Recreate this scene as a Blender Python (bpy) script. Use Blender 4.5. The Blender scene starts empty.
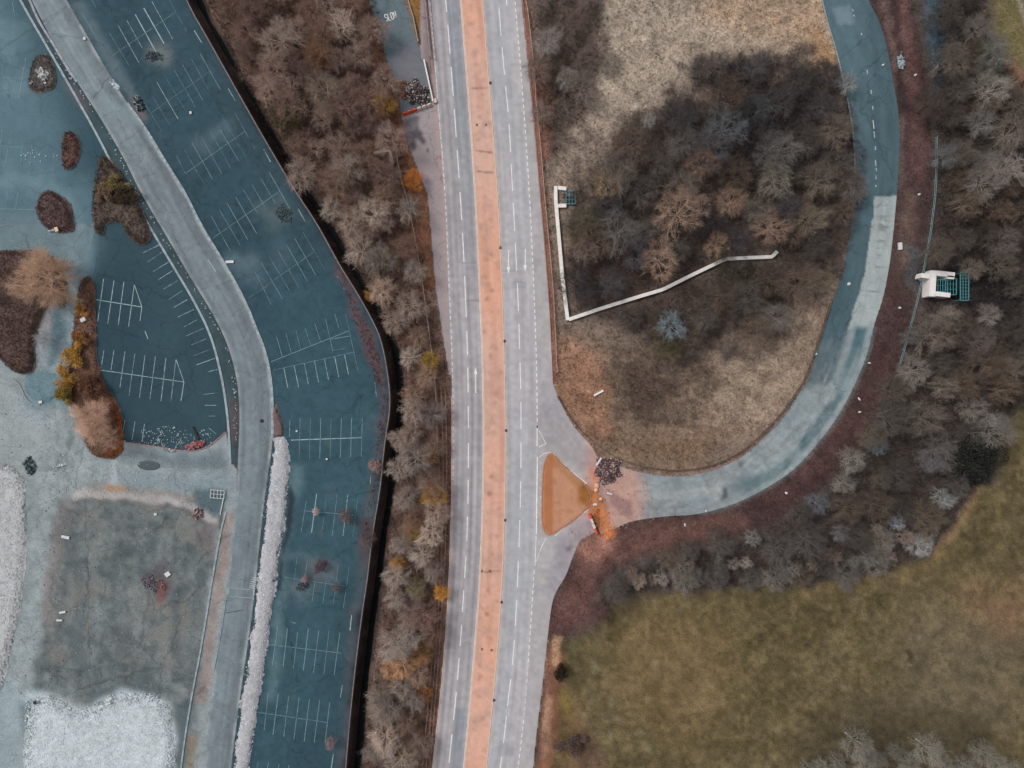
import bpy, math, random
import numpy as np
from mathutils import Vector

R = math.radians
random.seed(7)
rng = np.random.default_rng(7)
SC = bpy.context.scene
S = 0.215                      # metres per photo pixel on the ground
CAMH = 1024 * S * 24 / 36
KR = (1.07, 1.07, 1.07)           # light reaching a level surface (per channel)

# ------------------------------------------------------------------ camera, sky, sun, exposure
cam = bpy.data.objects.new('camera', bpy.data.cameras.new('camera'))
SC.collection.objects.link(cam)
cam.location = (0, 0, CAMH)
cam.data.sensor_width = 36
cam.data.lens = 24
cam.data.clip_end = 8000
SC.camera = cam

W = bpy.data.worlds.new('World')
SC.world = W
W.use_nodes = True
nt = W.node_tree
bg = nt.nodes['Background']
sky = nt.nodes.new('ShaderNodeTexSky')
sky.sky_type = 'NISHITA'
sky.sun_disc = False
sky.sun_elevation = R(50)
sky.sun_rotation = R(-60)
sky.dust_density = 4.0
hs = nt.nodes.new('ShaderNodeHueSaturation')
hs.inputs['Saturation'].default_value = 0.32
nt.links.new(sky.outputs['Color'], hs.inputs['Color'])
nt.links.new(hs.outputs['Color'], bg.inputs['Color'])
bg.inputs['Strength'].default_value = 0.12

sl = bpy.data.lights.new('sun', 'SUN')
sl.energy = 1.3
sl.angle = R(14)
sl.color = (1.0, 0.96, 0.9)
sun = bpy.data.objects.new('sun', sl)
SC.collection.objects.link(sun)
# light arrives from the west-north-west, 50 degrees up
sd = Vector((math.sin(R(-60)) * math.cos(R(50)), math.cos(R(-60)) * math.cos(R(50)), math.sin(R(50))))
sun.rotation_euler = sd.to_track_quat('Z', 'Y').to_euler()
SC.view_settings.view_transform = 'Standard'
SC.view_settings.look = 'None'
SC.view_settings.exposure = 0.0
SC.view_settings.gamma = 1.0

# ------------------------------------------------------------------ helpers
def lin(c):
    c = np.asarray(c, float) / 255.0
    return np.where(c <= 0.04045, c / 12.92, ((c + 0.055) / 1.055) ** 2.4)

def alb(c):                     # colour seen in the photograph -> base colour
    return np.clip(lin(c) / np.array(KR), 0.004, 0.85)

def P(px, py, z=0.0):           # ground point under a photo pixel (lifted things: true foot)
    k = (CAMH - z) / CAMH
    return ((px - 512) * S * k, (384 - py) * S * k)

X0, Y0, MW, MH = -110, -90, 1244, 948     # extents of the ground colour map, in pixels
def up(a, shp):
    h, w = shp
    ys = np.linspace(0, a.shape[0] - 1.001, h); xs = np.linspace(0, a.shape[1] - 1.001, w)
    yi = ys.astype(int); xi = xs.astype(int)
    fy = (ys - yi)[:, None]; fx = (xs - xi)[None, :]
    fy = fy * fy * (3 - 2 * fy); fx = fx * fx * (3 - 2 * fx)
    a00 = a[yi][:, xi]; a01 = a[yi][:, xi + 1]; a10 = a[yi + 1][:, xi]; a11 = a[yi + 1][:, xi + 1]
    return (a00 * (1 - fx) + a01 * fx) * (1 - fy) + (a10 * (1 - fx) + a11 * fx) * fy

def fbm(cell, octs=4, gain=0.55, ax=1.0, ay=1.0):      # noise map, about -1..1, first cell in px
    out = np.zeros((MH, MW)); amp = 1.0; tot = 0
    for o in range(octs):
        c = cell / 2 ** o
        h = max(3, int(MH / max(c * ay, 1)) + 2); w = max(3, int(MW / max(c * ax, 1)) + 2)
        h = min(h, MH); w = min(w, MW)
        out += amp * up(rng.random((h, w)) * 2 - 1, (MH, MW)); tot += amp; amp *= gain
    return out / tot * 1.6

N_big = fbm(120, 5); N_mid = fbm(40, 5); N_small = fbm(12, 4); N_fine = fbm(4, 2)
N_b2 = fbm(90, 5); N_m2 = fbm(30, 4); N_s2 = fbm(10, 4)
WX = fbm(14, 4); WY = fbm(14, 4)
GY, GX = np.mgrid[Y0:Y0 + MH, X0:X0 + MW].astype(float)

def inside(poly, x, y):
    r = np.zeros(x.shape, bool)
    n = len(poly)
    for i in range(n):
        x1, y1 = poly[i]; x2, y2 = poly[(i + 1) % n]
        if y1 == y2: continue
        c = ((y1 > y) != (y2 > y)) & (x < (x2 - x1) * (y - y1) / (y2 - y1) + x1)
        r ^= c
    return r

def blur(a, r):
    if r < 1: return a
    r = int(r)
    for _ in range(2):
        for ax in (0, 1):
            p = np.concatenate([np.repeat(np.take(a, [0], ax), r + 1, ax), a, np.repeat(np.take(a, [-1], ax), r, ax)], ax)
            c = np.cumsum(p, ax)
            n = a.shape[ax]
            hi = np.take(c, range(2 * r + 1, 2 * r + 1 + n), ax); lo = np.take(c, range(0, n), ax)
            a = (hi - lo) / (2 * r + 1)
    return a

def pm(poly, soft=0, jit=0.0, full=False):              # polygon mask over the map
    xs = [p[0] for p in poly]; ys = [p[1] for p in poly]
    pad = int(jit + 2 * soft + 3)
    i0 = max(0, int(min(xs) - X0 - pad)); i1 = min(MW, int(max(xs) - X0 + pad + 1))
    j0 = max(0, int(min(ys) - Y0 - pad)); j1 = min(MH, int(max(ys) - Y0 + pad + 1))
    m = np.zeros((MH, MW))
    sl_ = (slice(j0, j1), slice(i0, i1))
    sub = inside(poly, GX[sl_] + WX[sl_] * jit, GY[sl_] + WY[sl_] * jit).astype(float)
    m[sl_] = blur(sub, soft)
    return m

COL = np.zeros((MH, MW, 3)) + alb((85, 72, 62))
def paint(m, c, k=1.0, var=0.0, nz=None):
    c = alb(c)[None, None, :]
    if var: c = c * (1 + var * (nz if nz is not None else N_mid))[..., None]
    mm = np.clip(m * k, 0, 1)[..., None]
    COL[:] = COL * (1 - mm) + c * mm
def shade(f):
    COL[:] = np.clip(COL * f[..., None], 0.003, 0.85)

def smooth(pts, n=3, closed=False):                     # Chaikin
    for _ in range(n):
        q = []
        m = len(pts)
        rngi = range(m) if closed else range(m - 1)
        if not closed: q.append(pts[0])
        for i in rngi:
            a = pts[i]; b = pts[(i + 1) % m]
            q.append((a[0] * .75 + b[0] * .25, a[1] * .75 + b[1] * .25)); q.append((a[0] * .25 + b[0] * .75, a[1] * .25 + b[1] * .75))
        if not closed: q.append(pts[-1])
        pts = q
    return pts

def interp_y(line):                                     # x as a function of y
    ys = [p[1] for p in line]; xs = [p[0] for p in line]
    return lambda y: np.interp(y, ys, xs)

def samp(A, x, y):
    i = np.clip(x - X0, 0, MW - 1.01); j = np.clip(y - Y0, 0, MH - 1.01)
    xi = i.astype(int); yi = j.astype(int); fx = i - xi; fy = j - yi
    if A.ndim == 3: fx = fx[..., None]; fy = fy[..., None]
    return (A[yi, xi] * (1 - fx) + A[yi, xi + 1] * fx) * (1 - fy) + (A[yi + 1, xi] * (1 - fx) + A[yi + 1, xi + 1] * fx) * fy

def mesh_np(name, V, F, col=None, mat=None, smoothf=False):   # F: (n,3) or (n,4) array
    me = bpy.data.meshes.new(name)
    V = np.asarray(V, np.float32); F = np.asarray(F, np.int32)
    me.vertices.add(len(V)); me.vertices.foreach_set('co', V.ravel())
    k = F.shape[1]
    me.loops.add(F.size); me.loops.foreach_set('vertex_index', F.ravel())
    me.polygons.add(len(F)); me.polygons.foreach_set('loop_start', np.arange(0, F.size, k, dtype=np.int32))
    me.polygons.foreach_set('loop_total', np.full(len(F), k, np.int32))
    me.polygons.foreach_set('use_smooth', np.full(len(F), smoothf))
    me.update(calc_edges=True)
    if col is not None:
        a = me.color_attributes.new('Col', 'FLOAT_COLOR', 'POINT')
        c = np.ones((len(V), 4), np.float32); c[:, :3] = col
        a.data.foreach_set('color', c.ravel())
    if mat is not None: me.materials.append(mat)
    return me

def link(name, me, parent=None, loc=(0, 0, 0), kind=None):
    o = bpy.data.objects.new(name, me)
    SC.collection.objects.link(o)
    o.location = loc
    if parent is not None: o.parent = parent
    if kind: o['kind'] = kind
    return o

def tag(o, label, cat, group=None):
    o['label'] = label; o['category'] = cat
    if group: o['group'] = group
    return o

def empty(name, loc=(0, 0, 0), rz=0):
    o = bpy.data.objects.new(name, None); SC.collection.objects.link(o)
    o.location = loc; o.rotation_euler = (0, 0, rz); o.empty_display_size = 0.3
    return o

# ---- materials
def mat_attr(name, scale=3.0, amt=0.25, rough=0.9, bump=0.0, scale2=None, objcol=False, spec=0.3, cracks=0.0):
    m = bpy.data.materials.new(name); m.use_nodes = True
    t = m.node_tree; b = t.nodes['Principled BSDF']
    b.inputs['Roughness'].default_value = rough
    b.inputs['Specular IOR Level'].default_value = spec * .4
    if objcol:
        src = t.nodes.new('ShaderNodeObjectInfo'); s_out = src.outputs['Color']
    else:
        src = t.nodes.new('ShaderNodeAttribute'); src.attribute_name = 'Col'; s_out = src.outputs['Color']
    tc = t.nodes.new('ShaderNodeTexCoord')
    n = t.nodes.new('ShaderNodeTexNoise'); n.inputs['Scale'].default_value = scale; n.inputs['Detail'].default_value = 5; n.inputs['Roughness'].default_value = 0.65
    t.links.new(tc.outputs['Object'], n.inputs['Vector'])
    mr = t.nodes.new('ShaderNodeMapRange')
    mr.inputs['From Min'].default_value = 0.3; mr.inputs['From Max'].default_value = 0.7
    mr.inputs['To Min'].default_value = 1 - amt; mr.inputs['To Max'].default_value = 1 + amt
    t.links.new(n.outputs['Fac'], mr.inputs['Value'])
    vm = t.nodes.new('ShaderNodeVectorMath'); vm.operation = 'SCALE'
    t.links.new(s_out, vm.inputs[0]); t.links.new(mr.outputs['Result'], vm.inputs['Scale'])
    t.links.new(vm.outputs['Vector'], b.inputs['Base Color'])
    if cracks:
        n2 = t.nodes.new('ShaderNodeTexNoise'); n2.inputs['Scale'].default_value = .5; n2.inputs['Detail'].default_value = 6
        va = t.nodes.new('ShaderNodeVectorMath'); va.operation = 'MULTIPLY_ADD'; va.inputs[1].default_value = (3.0, 3.0, 0)
        t.links.new(tc.outputs['Object'], n2.inputs['Vector']); t.links.new(n2.outputs['Color'], va.inputs[0]); t.links.new(tc.outputs['Object'], va.inputs[2])
        last = vm.outputs['Vector']
        for sc_, wd_, st_ in ((.13, .011, cracks), (.045, .006, cracks * .9)):
            vo = t.nodes.new('ShaderNodeTexVoronoi'); vo.feature = 'DISTANCE_TO_EDGE'; vo.inputs['Scale'].default_value = sc_
            t.links.new(va.outputs['Vector'], vo.inputs['Vector'])
            m2 = t.nodes.new('ShaderNodeMapRange'); m2.inputs['From Min'].default_value = 0; m2.inputs['From Max'].default_value = wd_
            m2.inputs['To Min'].default_value = 1 - st_; m2.inputs['To Max'].default_value = 1
            t.links.new(vo.outputs['Distance'], m2.inputs['Value'])
            v2 = t.nodes.new('ShaderNodeVectorMath'); v2.operation = 'SCALE'
            t.links.new(last, v2.inputs[0]); t.links.new(m2.outputs['Result'], v2.inputs['Scale']); last = v2.outputs['Vector']
        t.links.new(last, b.inputs['Base Color'])
    if bump:
        bp = t.nodes.new('ShaderNodeBump'); bp.inputs['Strength'].default_value = bump; bp.inputs['Distance'].default_value = 0.15
        t.links.new(n.outputs['Fac'], bp.inputs['Height']); t.links.new(bp.outputs['Normal'], b.inputs['Normal'])
    return m

def mat_flat(name, c, scale=4.0, amt=0.18, rough=0.8, raw=False):
    m = bpy.data.materials.new(name); m.use_nodes = True
    t = m.node_tree; b = t.nodes['Principled BSDF']
    b.inputs['Roughness'].default_value = rough
    b.inputs['Specular IOR Level'].default_value = 0.3
    a = alb(c) if not raw else np.array(c)
    tc = t.nodes.new('ShaderNodeTexCoord')
    n = t.nodes.new('ShaderNodeTexNoise'); n.inputs['Scale'].default_value = scale; n.inputs['Detail'].default_value = 4
    t.links.new(tc.outputs['Object'], n.inputs['Vector'])
    r = t.nodes.new('ShaderNodeValToRGB')
    r.color_ramp.elements[0].position = 0.3; r.color_ramp.elements[1].position = 0.7
    r.color_ramp.elements[0].color = (*(a * (1 - amt)), 1); r.color_ramp.elements[1].color = (*np.clip(a * (1 + amt), 0, .85), 1)
    t.links.new(n.outputs['Fac'], r.inputs['Fac']); t.links.new(r.outputs['Color'], b.inputs['Base Color'])
    return m

M_soil = mat_attr('soil', 2.2, 0.45, 1.0, 0.6)
M_grass = mat_attr('grass_field', 3.0, 0.32, 1.0, 0.5)
M_tar = mat_attr('worn_tarmac', 4.0, 0.17, 0.85, 0.15, cracks=.28)
M_road = mat_attr('road_asphalt', 4.0, 0.08, 0.85, 0.1)
M_conc = mat_attr('worn_concrete', 2.6, 0.22, 0.9, 0.3, cracks=.3)
M_gravel = mat_attr('gravel', 6.0, 0.22, 1.0, 0.9)
M_paint = mat_attr('road_paint', 6.0, 0.22, 0.7)
M_scrub = mat_attr('scrub_twigs', 1.0, 0.35, 1.0)
M_twig = mat_attr('twig', 1.2, 0.22, 0.95, objcol=True)
M_bark = mat_flat('bark', (118, 104, 94), 2.0, 0.3, 0.95)
M_leaf = mat_attr('leaf', 1.5, 0.45, 0.85, objcol=True)
M_white = mat_flat('white_concrete', (236, 231, 226), 1.5, 0.10)
M_grey = mat_flat('grey_concrete', (150, 152, 152), 2.0, 0.2)
M_kerb = mat_flat('kerb_stone', (150, 155, 156), 2.0, 0.25)
M_teal = mat_flat('teal_steel', (78, 140, 148), 3.0, 0.2, 0.5)
M_wood = mat_flat('weathered_timber', (176, 150, 132), 3.0, 0.25)
M_rust = mat_flat('rusty_steel', (140, 118, 108), 3.0, 0.25)
M_orange = mat_flat('orange_plastic', (226, 90, 52), 3.0, 0.12, 0.5)
M_wplas = mat_flat('white_plastic', (228, 212, 204), 3.0, 0.08, 0.5)
M_dark = mat_flat('dark_iron', (52, 50, 50), 4.0, 0.2)
M_water = mat_flat('ditch_mud', (22, 24, 26), 0.5, 0.3, 0.9)
M_water.node_tree.nodes['Principled BSDF'].inputs['Specular IOR Level'].default_value = .05

# ---- geometry builders (photo pixels on the ground -> metres)
def seg_dist(poly, x, y, closed=True):
    bd = np.full(x.shape, 1e9); bx = np.zeros(x.shape); by = np.zeros(x.shape)
    n = len(poly)
    for i in range(n if closed else n - 1):
        x1, y1 = poly[i]; x2, y2 = poly[(i + 1) % n]
        dx, dy = x2 - x1, y2 - y1; L = dx * dx + dy * dy
        if L < 1e-9: continue
        t = np.clip(((x - x1) * dx + (y - y1) * dy) / L, 0, 1)
        qx, qy = x1 + t * dx, y1 + t * dy
        d = np.hypot(x - qx, y - qy)
        k = d < bd
        bd[k] = d[k]; bx[k] = qx[k]; by[k] = qy[k]
    return bd, bx, by

def sheet(name, poly, z, mat, res=1.6, zf=None, kind='structure', colf=None, ragged=0.0):
    poly = [tuple(map(float, p)) for p in poly]
    xs = [p[0] for p in poly]; ys = [p[1] for p in poly]
    x = np.arange(min(xs) - res, max(xs) + 2 * res, res); y = np.arange(min(ys) - res, max(ys) + 2 * res, res)
    gx, gy = np.meshgrid(x, y)
    cx = gx[:-1, :-1] + res / 2; cy = gy[:-1, :-1] + res / 2
    if ragged:
        ix = np.clip(cx - X0, 0, MW - 1).astype(int); iy = np.clip(cy - Y0, 0, MH - 1).astype(int)
        sel = inside(poly, cx + WX[iy, ix] * ragged + N_fine[iy, ix] * ragged * .5, cy + WY[iy, ix] * ragged + N_fine[iy, ix - 3] * ragged * .5)
    else:
        sel = inside(poly, cx, cy)
    h, w = gx.shape
    cnt = np.zeros((h, w), int)
    for a in (0, 1):
        for b in (0, 1):
            cnt[a:h - 1 + a, b:w - 1 + b] += sel
    used = cnt > 0
    idx = np.full((h, w), -1); idx[used] = np.arange(used.sum())
    vx = gx[used].copy(); vy = gy[used].copy(); c = cnt[used]
    bnd = c < 4
    if not ragged:
        d, qx, qy = seg_dist(poly, vx[bnd], vy[bnd])
        k = d < res * 1.3
        tx = vx[bnd]; ty = vy[bnd]; tx[k] = qx[k]; ty[k] = qy[k]; vx[bnd] = tx; vy[bnd] = ty
    if zf is None: vz = np.full(vx.shape, z)
    else:
        d, _, _ = seg_dist(poly, vx, vy)
        d[bnd] = 0
        vz = z + zf(d, vx, vy)
    mxs = np.zeros((h, w)); mys = np.zeros((h, w))
    for a_ in (0, 1):
        for b_ in (0, 1):
            mxs[a_:h - 1 + a_, b_:w - 1 + b_] += sel * cx; mys[a_:h - 1 + a_, b_:w - 1 + b_] += sel * cy
    ux = vx.copy(); uy = vy.copy()                       # edge vertices take the colour just inside the edge
    mx_ = mxs[used] / c; my_ = mys[used] / c
    dx_ = mx_ - vx; dy_ = my_ - vy; dl = np.hypot(dx_, dy_) + 1e-6
    f_ = 1.6 / dl
    ux[bnd] += (dx_ * f_)[bnd]; uy[bnd] += (dy_ * f_)[bnd]
    col = samp(COL, ux, uy) if colf is None else colf(vx, vy)
    jj, ii = np.nonzero(sel)
    F = np.stack([idx[jj, ii], idx[jj + 1, ii], idx[jj + 1, ii + 1], idx[jj, ii + 1]], 1)
    V = np.stack([(vx - 512) * S, (384 - vy) * S, vz], 1)
    o = link(name, mesh_np(name, V, F, col, mat, True))
    if kind: o['kind'] = kind
    return o

def resample(line, step):
    L = [0]
    for a, b in zip(line, line[1:]): L.append(L[-1] + math.dist(a, b))
    n = max(2, int(round(L[-1] / step)) + 1)
    t = np.linspace(0, L[-1], n)
    return np.interp(t, L, [p[0] for p in line]), np.interp(t, L, [p[1] for p in line])

def wallmesh(name, line, wid, z0, z1, mat, step=4.0, closed=False):  # rectangular section along a pixel line; wid in px
    x, y = resample(line, step)
    X = (x - 512) * S; Y = (384 - y) * S
    tx = np.gradient(X); ty = np.gradient(Y); L = np.hypot(tx, ty) + 1e-9
    nx = -ty / L * wid * S / 2; ny = tx / L * wid * S / 2
    n = len(X)
    V = np.concatenate([np.stack([X + nx, Y + ny, np.full(n, z0)], 1), np.stack([X + nx, Y + ny, np.full(n, z1)], 1),
                        np.stack([X - nx, Y - ny, np.full(n, z1)], 1), np.stack([X - nx, Y - ny, np.full(n, z0)], 1)])
    F = []
    for i in range(n - 1):
        for a in range(4):
            b = (a + 1) % 4
            F.append((a * n + i, a * n + i + 1, b * n + i + 1, b * n + i))
    F.append((0, n, 2 * n, 3 * n)); F.append((4 * n - 1, 3 * n - 1, 2 * n - 1, n - 1))
    return mesh_np(name, V, F, None, mat)

class Lines:                                            # painted lines gathered into one sheet
    def __init__(s): s.V = []; s.F = []; s.C = []
    def add(s, a, b, wid=0.7, col=(235, 235, 232), wear=0.3, z=0.012):
        poly = a if b is None else [a, b]
        x, y = resample(poly, 2.0)
        tx = np.gradient(x); ty = np.gradient(y); L = np.hypot(tx, ty) + 1e-9
        n = len(x); w = wid / 2 * (1 + rng.uniform(-.15, .15, n))
        nx = -ty / L * w; ny = tx / L * w
        base = len(s.V)
        for k in range(n):
            for sg in (1, -1):
                qx, qy = x[k] + sg * nx[k], y[k] + sg * ny[k]
                s.V.append(((qx - 512) * S, (384 - qy) * S, z))
                bc = COL[min(MH - 1, max(0, int(qy - Y0))), min(MW - 1, max(0, int(qx - X0)))]
                f = np.clip(wear + rng.normal(0, .10 if wear < .15 else .2) + (.35 if wear > .15 and rng.random() < .12 else 0), 0, 1)
                s.C.append(alb(col) * (1 - f) + bc * f)
        for k in range(n - 1):
            s.F.append((base + 2 * k, base + 2 * k + 1, base + 2 * k + 3, base + 2 * k + 2))
    def quad(s, pts, col=(235, 235, 232), wear=0.1, z=0.012):
        base = len(s.V)
        for (qx, qy) in pts:
            s.V.append(((qx - 512) * S, (384 - qy) * S, z))
            bc = COL[min(MH - 1, max(0, int(qy - Y0))), min(MW - 1, max(0, int(qx - X0)))]
            s.C.append(alb(col) * (1 - wear) + bc * wear)
        s.F.append(tuple(base + i for i in range(4)))
    def build(s, name):
        return link(name, mesh_np(name, s.V, s.F, np.array(s.C), M_paint), kind='structure')

def boxes(name, items, mat, parent=None):               # items: (cx,cy,cz, sx,sy,sz, rz[, taper])
    V = []; F = []
    for it in items:
        cx, cy, cz, sx, sy, sz, rz = it[:7]; tp = it[7] if len(it) > 7 else 1.0
        b = len(V); c, s_ = math.cos(rz), math.sin(rz)
        for k in (-1, 1):
            f = tp if k == 1 else 1.0
            for (ux, uy) in ((-1, -1), (1, -1), (1, 1), (-1, 1)):
                x = ux * sx / 2 * f; y = uy * sy / 2 * f
                V.append((cx + x * c - y * s_, cy + x * s_ + y * c, cz + k * sz / 2))
        F += [(b, b + 3, b + 2, b + 1), (b + 4, b + 5, b + 6, b + 7)]
        for i in range(4): F.append((b + i, b + (i + 1) % 4, b + 4 + (i + 1) % 4, b + 4 + i))
    return link(name, mesh_np(name, V, F, None, mat), parent)

def rock_mesh(name, r, mat, seed=0, flat=0.6, jag=0.25, col=None):
    import bmesh
    bm = bmesh.new(); bmesh.ops.create_icosphere(bm, subdivisions=2, radius=r)
    rr = random.Random(seed)
    dirs = [Vector((rr.uniform(-1, 1), rr.uniform(-1, 1), rr.uniform(-1, 1))).normalized() for _ in range(7)]
    for v in bm.verts:
        d = v.co.normalized()
        k = 1 - jag * max(0, max(d.dot(q) for q in dirs) - 0.55) * 2 + rr.uniform(-.04, .04)
        v.co = Vector((d.x * r * k, d.y * r * k, max(d.z, -0.5) * r * k * flat))
    me = bpy.data.meshes.new(name); bm.to_mesh(me); bm.free(); me.materials.append(mat)
    return me
#@@PART2
# ------------------------------------------------------------------ outlines (photo pixels)
FENCE_L = smooth([(176, -40), (186, 0), (212, 45), (255, 122), (296, 192), (318, 224), (341, 267), (356, 290), (373, 320), (383, 342), (390, 384), (391, 409), (385, 444), (381, 489), (373, 534), (368.5, 576), (362, 618), (353, 693), (347, 761), (343, 810)], 2)
ROAD_R = smooth([(42, -40), (67, 0), (102, 62), (125, 100), (147, 130), (166, 163), (185, 192), (200, 224), (225, 264), (245, 300), (256, 328), (266, 352), (272, 384), (273, 420), (272, 450), (267, 480), (262, 520), (258, 560), (254, 600), (247, 650), (240, 697), (231, 768), (226, 810)], 2)
ROAD_L = smooth([(10, -40), (32, 0), (54, 45), (77, 82), (100, 117), (125, 160), (140, 192), (170, 242), (190, 277), (212, 312), (227, 342), (237, 377), (240, 414), (238, 459), (236, 509), (232, 539), (228, 576), (217, 651), (210, 711), (205, 768), (202, 810)], 2)
RIB_L = smooth([(0, -40), (20, 0), (55, 60), (95, 130), (115, 170), (130, 192), (150, 227), (172, 264), (195, 302), (212, 337), (222, 377), (227, 409), (229.5, 439), (230.5, 464)], 2)
CL = [(423, -40), (430, 0), (437, 96), (445, 192), (449, 288), (453, 384), (453, 480), (450.5, 576), (444, 672), (433.5, 768), (428, 810)]
CM = [(457, -40), (461, 0), (468.5, 96), (475.5, 192), (479.7, 288), (483.7, 384), (483.5, 480), (480.5, 576), (473, 672), (464, 768), (460, 810)]
CN = [(478, -40), (482.5, 0), (490.3, 96), (498, 192), (502.3, 288), (505.5, 384), (505.8, 480), (503, 576), (496, 672), (486.5, 768), (482, 810)]
CE = [(511, -40), (515, 0), (523, 96), (529.5, 192), (534, 288), (537.3, 384), (537, 480), (535, 560), (531, 621), (526, 696), (522, 736), (518, 768), (512, 810)]
CR = [(517, -40), (521, 0), (532, 105), (539.5, 192), (548, 288), (552, 360), (553, 384)]
CLs, CMs, CNs, CEs = [smooth(c, 2) for c in (CL, CM, CN, CE)]
def off(line, d): return [(x + d, y) for x, y in line]
SLIP_R = smooth([(597, 531), (585, 537), (579, 541), (572, 559), (566, 576), (553, 596), (549.5, 621), (546, 651), (542, 688), (536, 736), (533, 768), (528, 810)], 2)
CARR_L = smooth(off(CL, -0.8), 2) + smooth(CM, 2)[::-1]
CARR_R = smooth(CN, 2) + [(528, 810)] + SLIP_R[::-1] + [(590, 520), (603, 500), (600, 470)] + smooth([(598, 459), (592, 446), (577, 431), (566, 414), (558, 397), (553, 384)], 2) + smooth(CR, 2)[::-1]
MEDIAN = off(CMs, 0.3) + off(CNs, -0.2)[::-1]
LAYBY = [(421, -20), (421, 60), (424, 61), (433, 103), (402, 114), (405, 125), (411, 150), (419, 172), (428, 195), (432, 230), (436, 288), (443, 330), (449, 384)] + off(CLs, -0.9)[::-1][int(len(CLs) * .45):]
LAYBY = [(421, -40), (421, 60), (424, 62), (433, 104), (402, 115), (405, 128), (411, 150), (419, 172), (428, 195), (432, 240), (436, 288), (443, 335), (449, 375)] + [(452, 375), (449, 288), (445, 192), (437, 96), (430, 0), (424, -40)]
SLOW = [(362, -40), (369, 0), (376, 21), (382.5, 41), (387, 62.5), (392.5, 75), (401, 84), (400, 113), (432, 103), (424, 61), (421, 52), (417.5, 44), (412.5, 22.5), (403, 0), (397, -40)]
LOOP_IN = smooth([(812, -40), (822, 0), (828, 25), (838, 57), (843, 82), (850, 110), (855, 150), (854, 192), (849, 242), (843, 275), (833, 302), (823, 332), (808, 384), (798, 395), (783, 420), (767, 435), (749, 453), (724, 467), (697, 475), (672, 477), (647, 474), (629, 470), (612, 462), (600, 458)], 2)
LOOP_OUT = smooth([(857, -40), (868, 0), (880, 22), (888, 50), (893, 80), (899, 112), (900, 150), (897, 192), (895, 217), (890, 264), (883, 299), (873, 327), (868, 354), (855, 384), (848, 399), (833, 424), (813, 449), (793, 471), (768, 487), (752, 496), (729, 506), (697, 515), (667, 516), (637, 520), (624, 524), (612, 530), (600, 534)], 2)
LOOP = LOOP_IN + LOOP_OUT[::-1]
RED_OUT = smooth([(905, -40), (913, 0), (920, 50), (928, 82), (932, 112), (932, 192), (927, 237), (920, 275), (908, 322), (898, 352), (893, 384), (875, 415), (868, 430), (850, 458), (830, 481), (800, 504), (768, 524), (737, 536), (687, 546), (647, 551), (622, 564), (607, 576), (592, 598), (579, 626), (562, 636), (552, 640)], 2)
RED = LOOP_OUT[:-3] + [(600, 540), (590, 540), (579, 543), (572, 559), (566, 576), (553, 596), (549.5, 621), (547, 640)] + RED_OUT[::-1]
TRI = smooth([(549.5, 452), (543, 466), (542, 500), (542, 527), (547, 536), (557, 532), (587, 510), (592, 497), (585, 484), (567, 469), (555, 455)], 2, True)
INNER = [(523, -40), (527, 0), (537, 96), (545, 192), (553, 288), (556, 384), (560, 405), (577, 431), (592, 447), (612, 462), (629, 470)] + LOOP_IN[::-1]
MEADOW = smooth([(556, 650), (575, 640), (600, 628), (610, 606), (645, 592), (700, 590), (768, 588), (800, 590), (850, 582), (920, 564), (936, 552), (960, 520), (984, 484), (1002, 462), (1006, 430), (1024, 402), (1140, 340), (1140, 870), (520, 870), (528, 800), (540, 740), (549, 690)], 2, True)
LOT_R = [(p[0] + 1, p[1]) for p in ROAD_R] + [(FENCE_L[i][0] - 1, FENCE_L[i][1]) for i in range(len(FENCE_L) - 1, -1, -1)]
LOT_UL = [(-110, -60), (0, -60), (20, 0), (55, 60), (95, 130), (115, 170), (130, 192), (150, 227), (172, 264), (195, 302), (212, 337), (222, 377), (227, 409), (225, 432), (215, 442), (202, 450), (185, 451.5), (160, 447), (135, 443.5), (116, 441), (86, 400), (84, 300), (84, 256), (60, 245), (-110, 260)]
YARD = [(-110, 225), (95, 225), (88, 260), (84, 300), (84, 380), (100, 440), (116, 440), (135, 443), (160, 446.5), (185, 451), (202, 449.5), (216, 441), (226, 431), (231, 462), (237, 470), (236, 509), (232, 539), (228, 576), (217, 651), (210, 711), (205, 768), (202, 850), (-110, 850)]
SLAB = [(62, 500), (80, 490), (130, 492), (200, 508), (217, 520), (214, 560), (207, 620), (200, 690), (192, 740), (188, 800), (30, 800), (32, 700), (45, 600), (52, 540)]
DITCH = off(FENCE_L, 1.5) + [(x + 22, y) for x, y in FENCE_L[::-1]]
WOOD_L = [(208, -30), (368, -30), (372, 20), (384, 60), (394, 100), (398, 150), (406, 200), (418, 260), (428, 330), (432, 400), (440, 480), (438, 560), (433, 640), (424, 700), (412, 800), (362, 800), (366, 760), (378, 690), (388, 600), (398, 520), (404, 450), (408, 400), (400, 350), (380, 310), (352, 255), (322, 200), (290, 148), (262, 100), (236, 50)]
WOOD_C = [(575, 180), (600, 160), (640, 110), (690, 100), (700, 70), (712, 58), (760, 52), (830, 60), (852, 110), (866, 160), (858, 220), (838, 275), (800, 290), (780, 330), (700, 350), (650, 350), (610, 310), (575, 315), (566, 250)]
WOOD_C2 = [(530, -20), (600, -20), (600, 60), (570, 110), (562, 150), (548, 150), (540, 100)]
WOOD_R = [(942, -30), (982, -30), (990, 60), (1030, 80), (1060, 100), (1060, 380), (1015, 405), (998, 440), (985, 470), (958, 510), (938, 545), (900, 562), (850, 576), (790, 583), (700, 584), (640, 588), (608, 602), (594, 606), (625, 572), (690, 552), (740, 543), (800, 512), (835, 488), (872, 430), (893, 385), (905, 350), (925, 318), (938, 240), (938, 140), (935, 60)]
WOOD_B = [(805, 752), (850, 738), (1010, 742), (1020, 800), (800, 800)]

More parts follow.
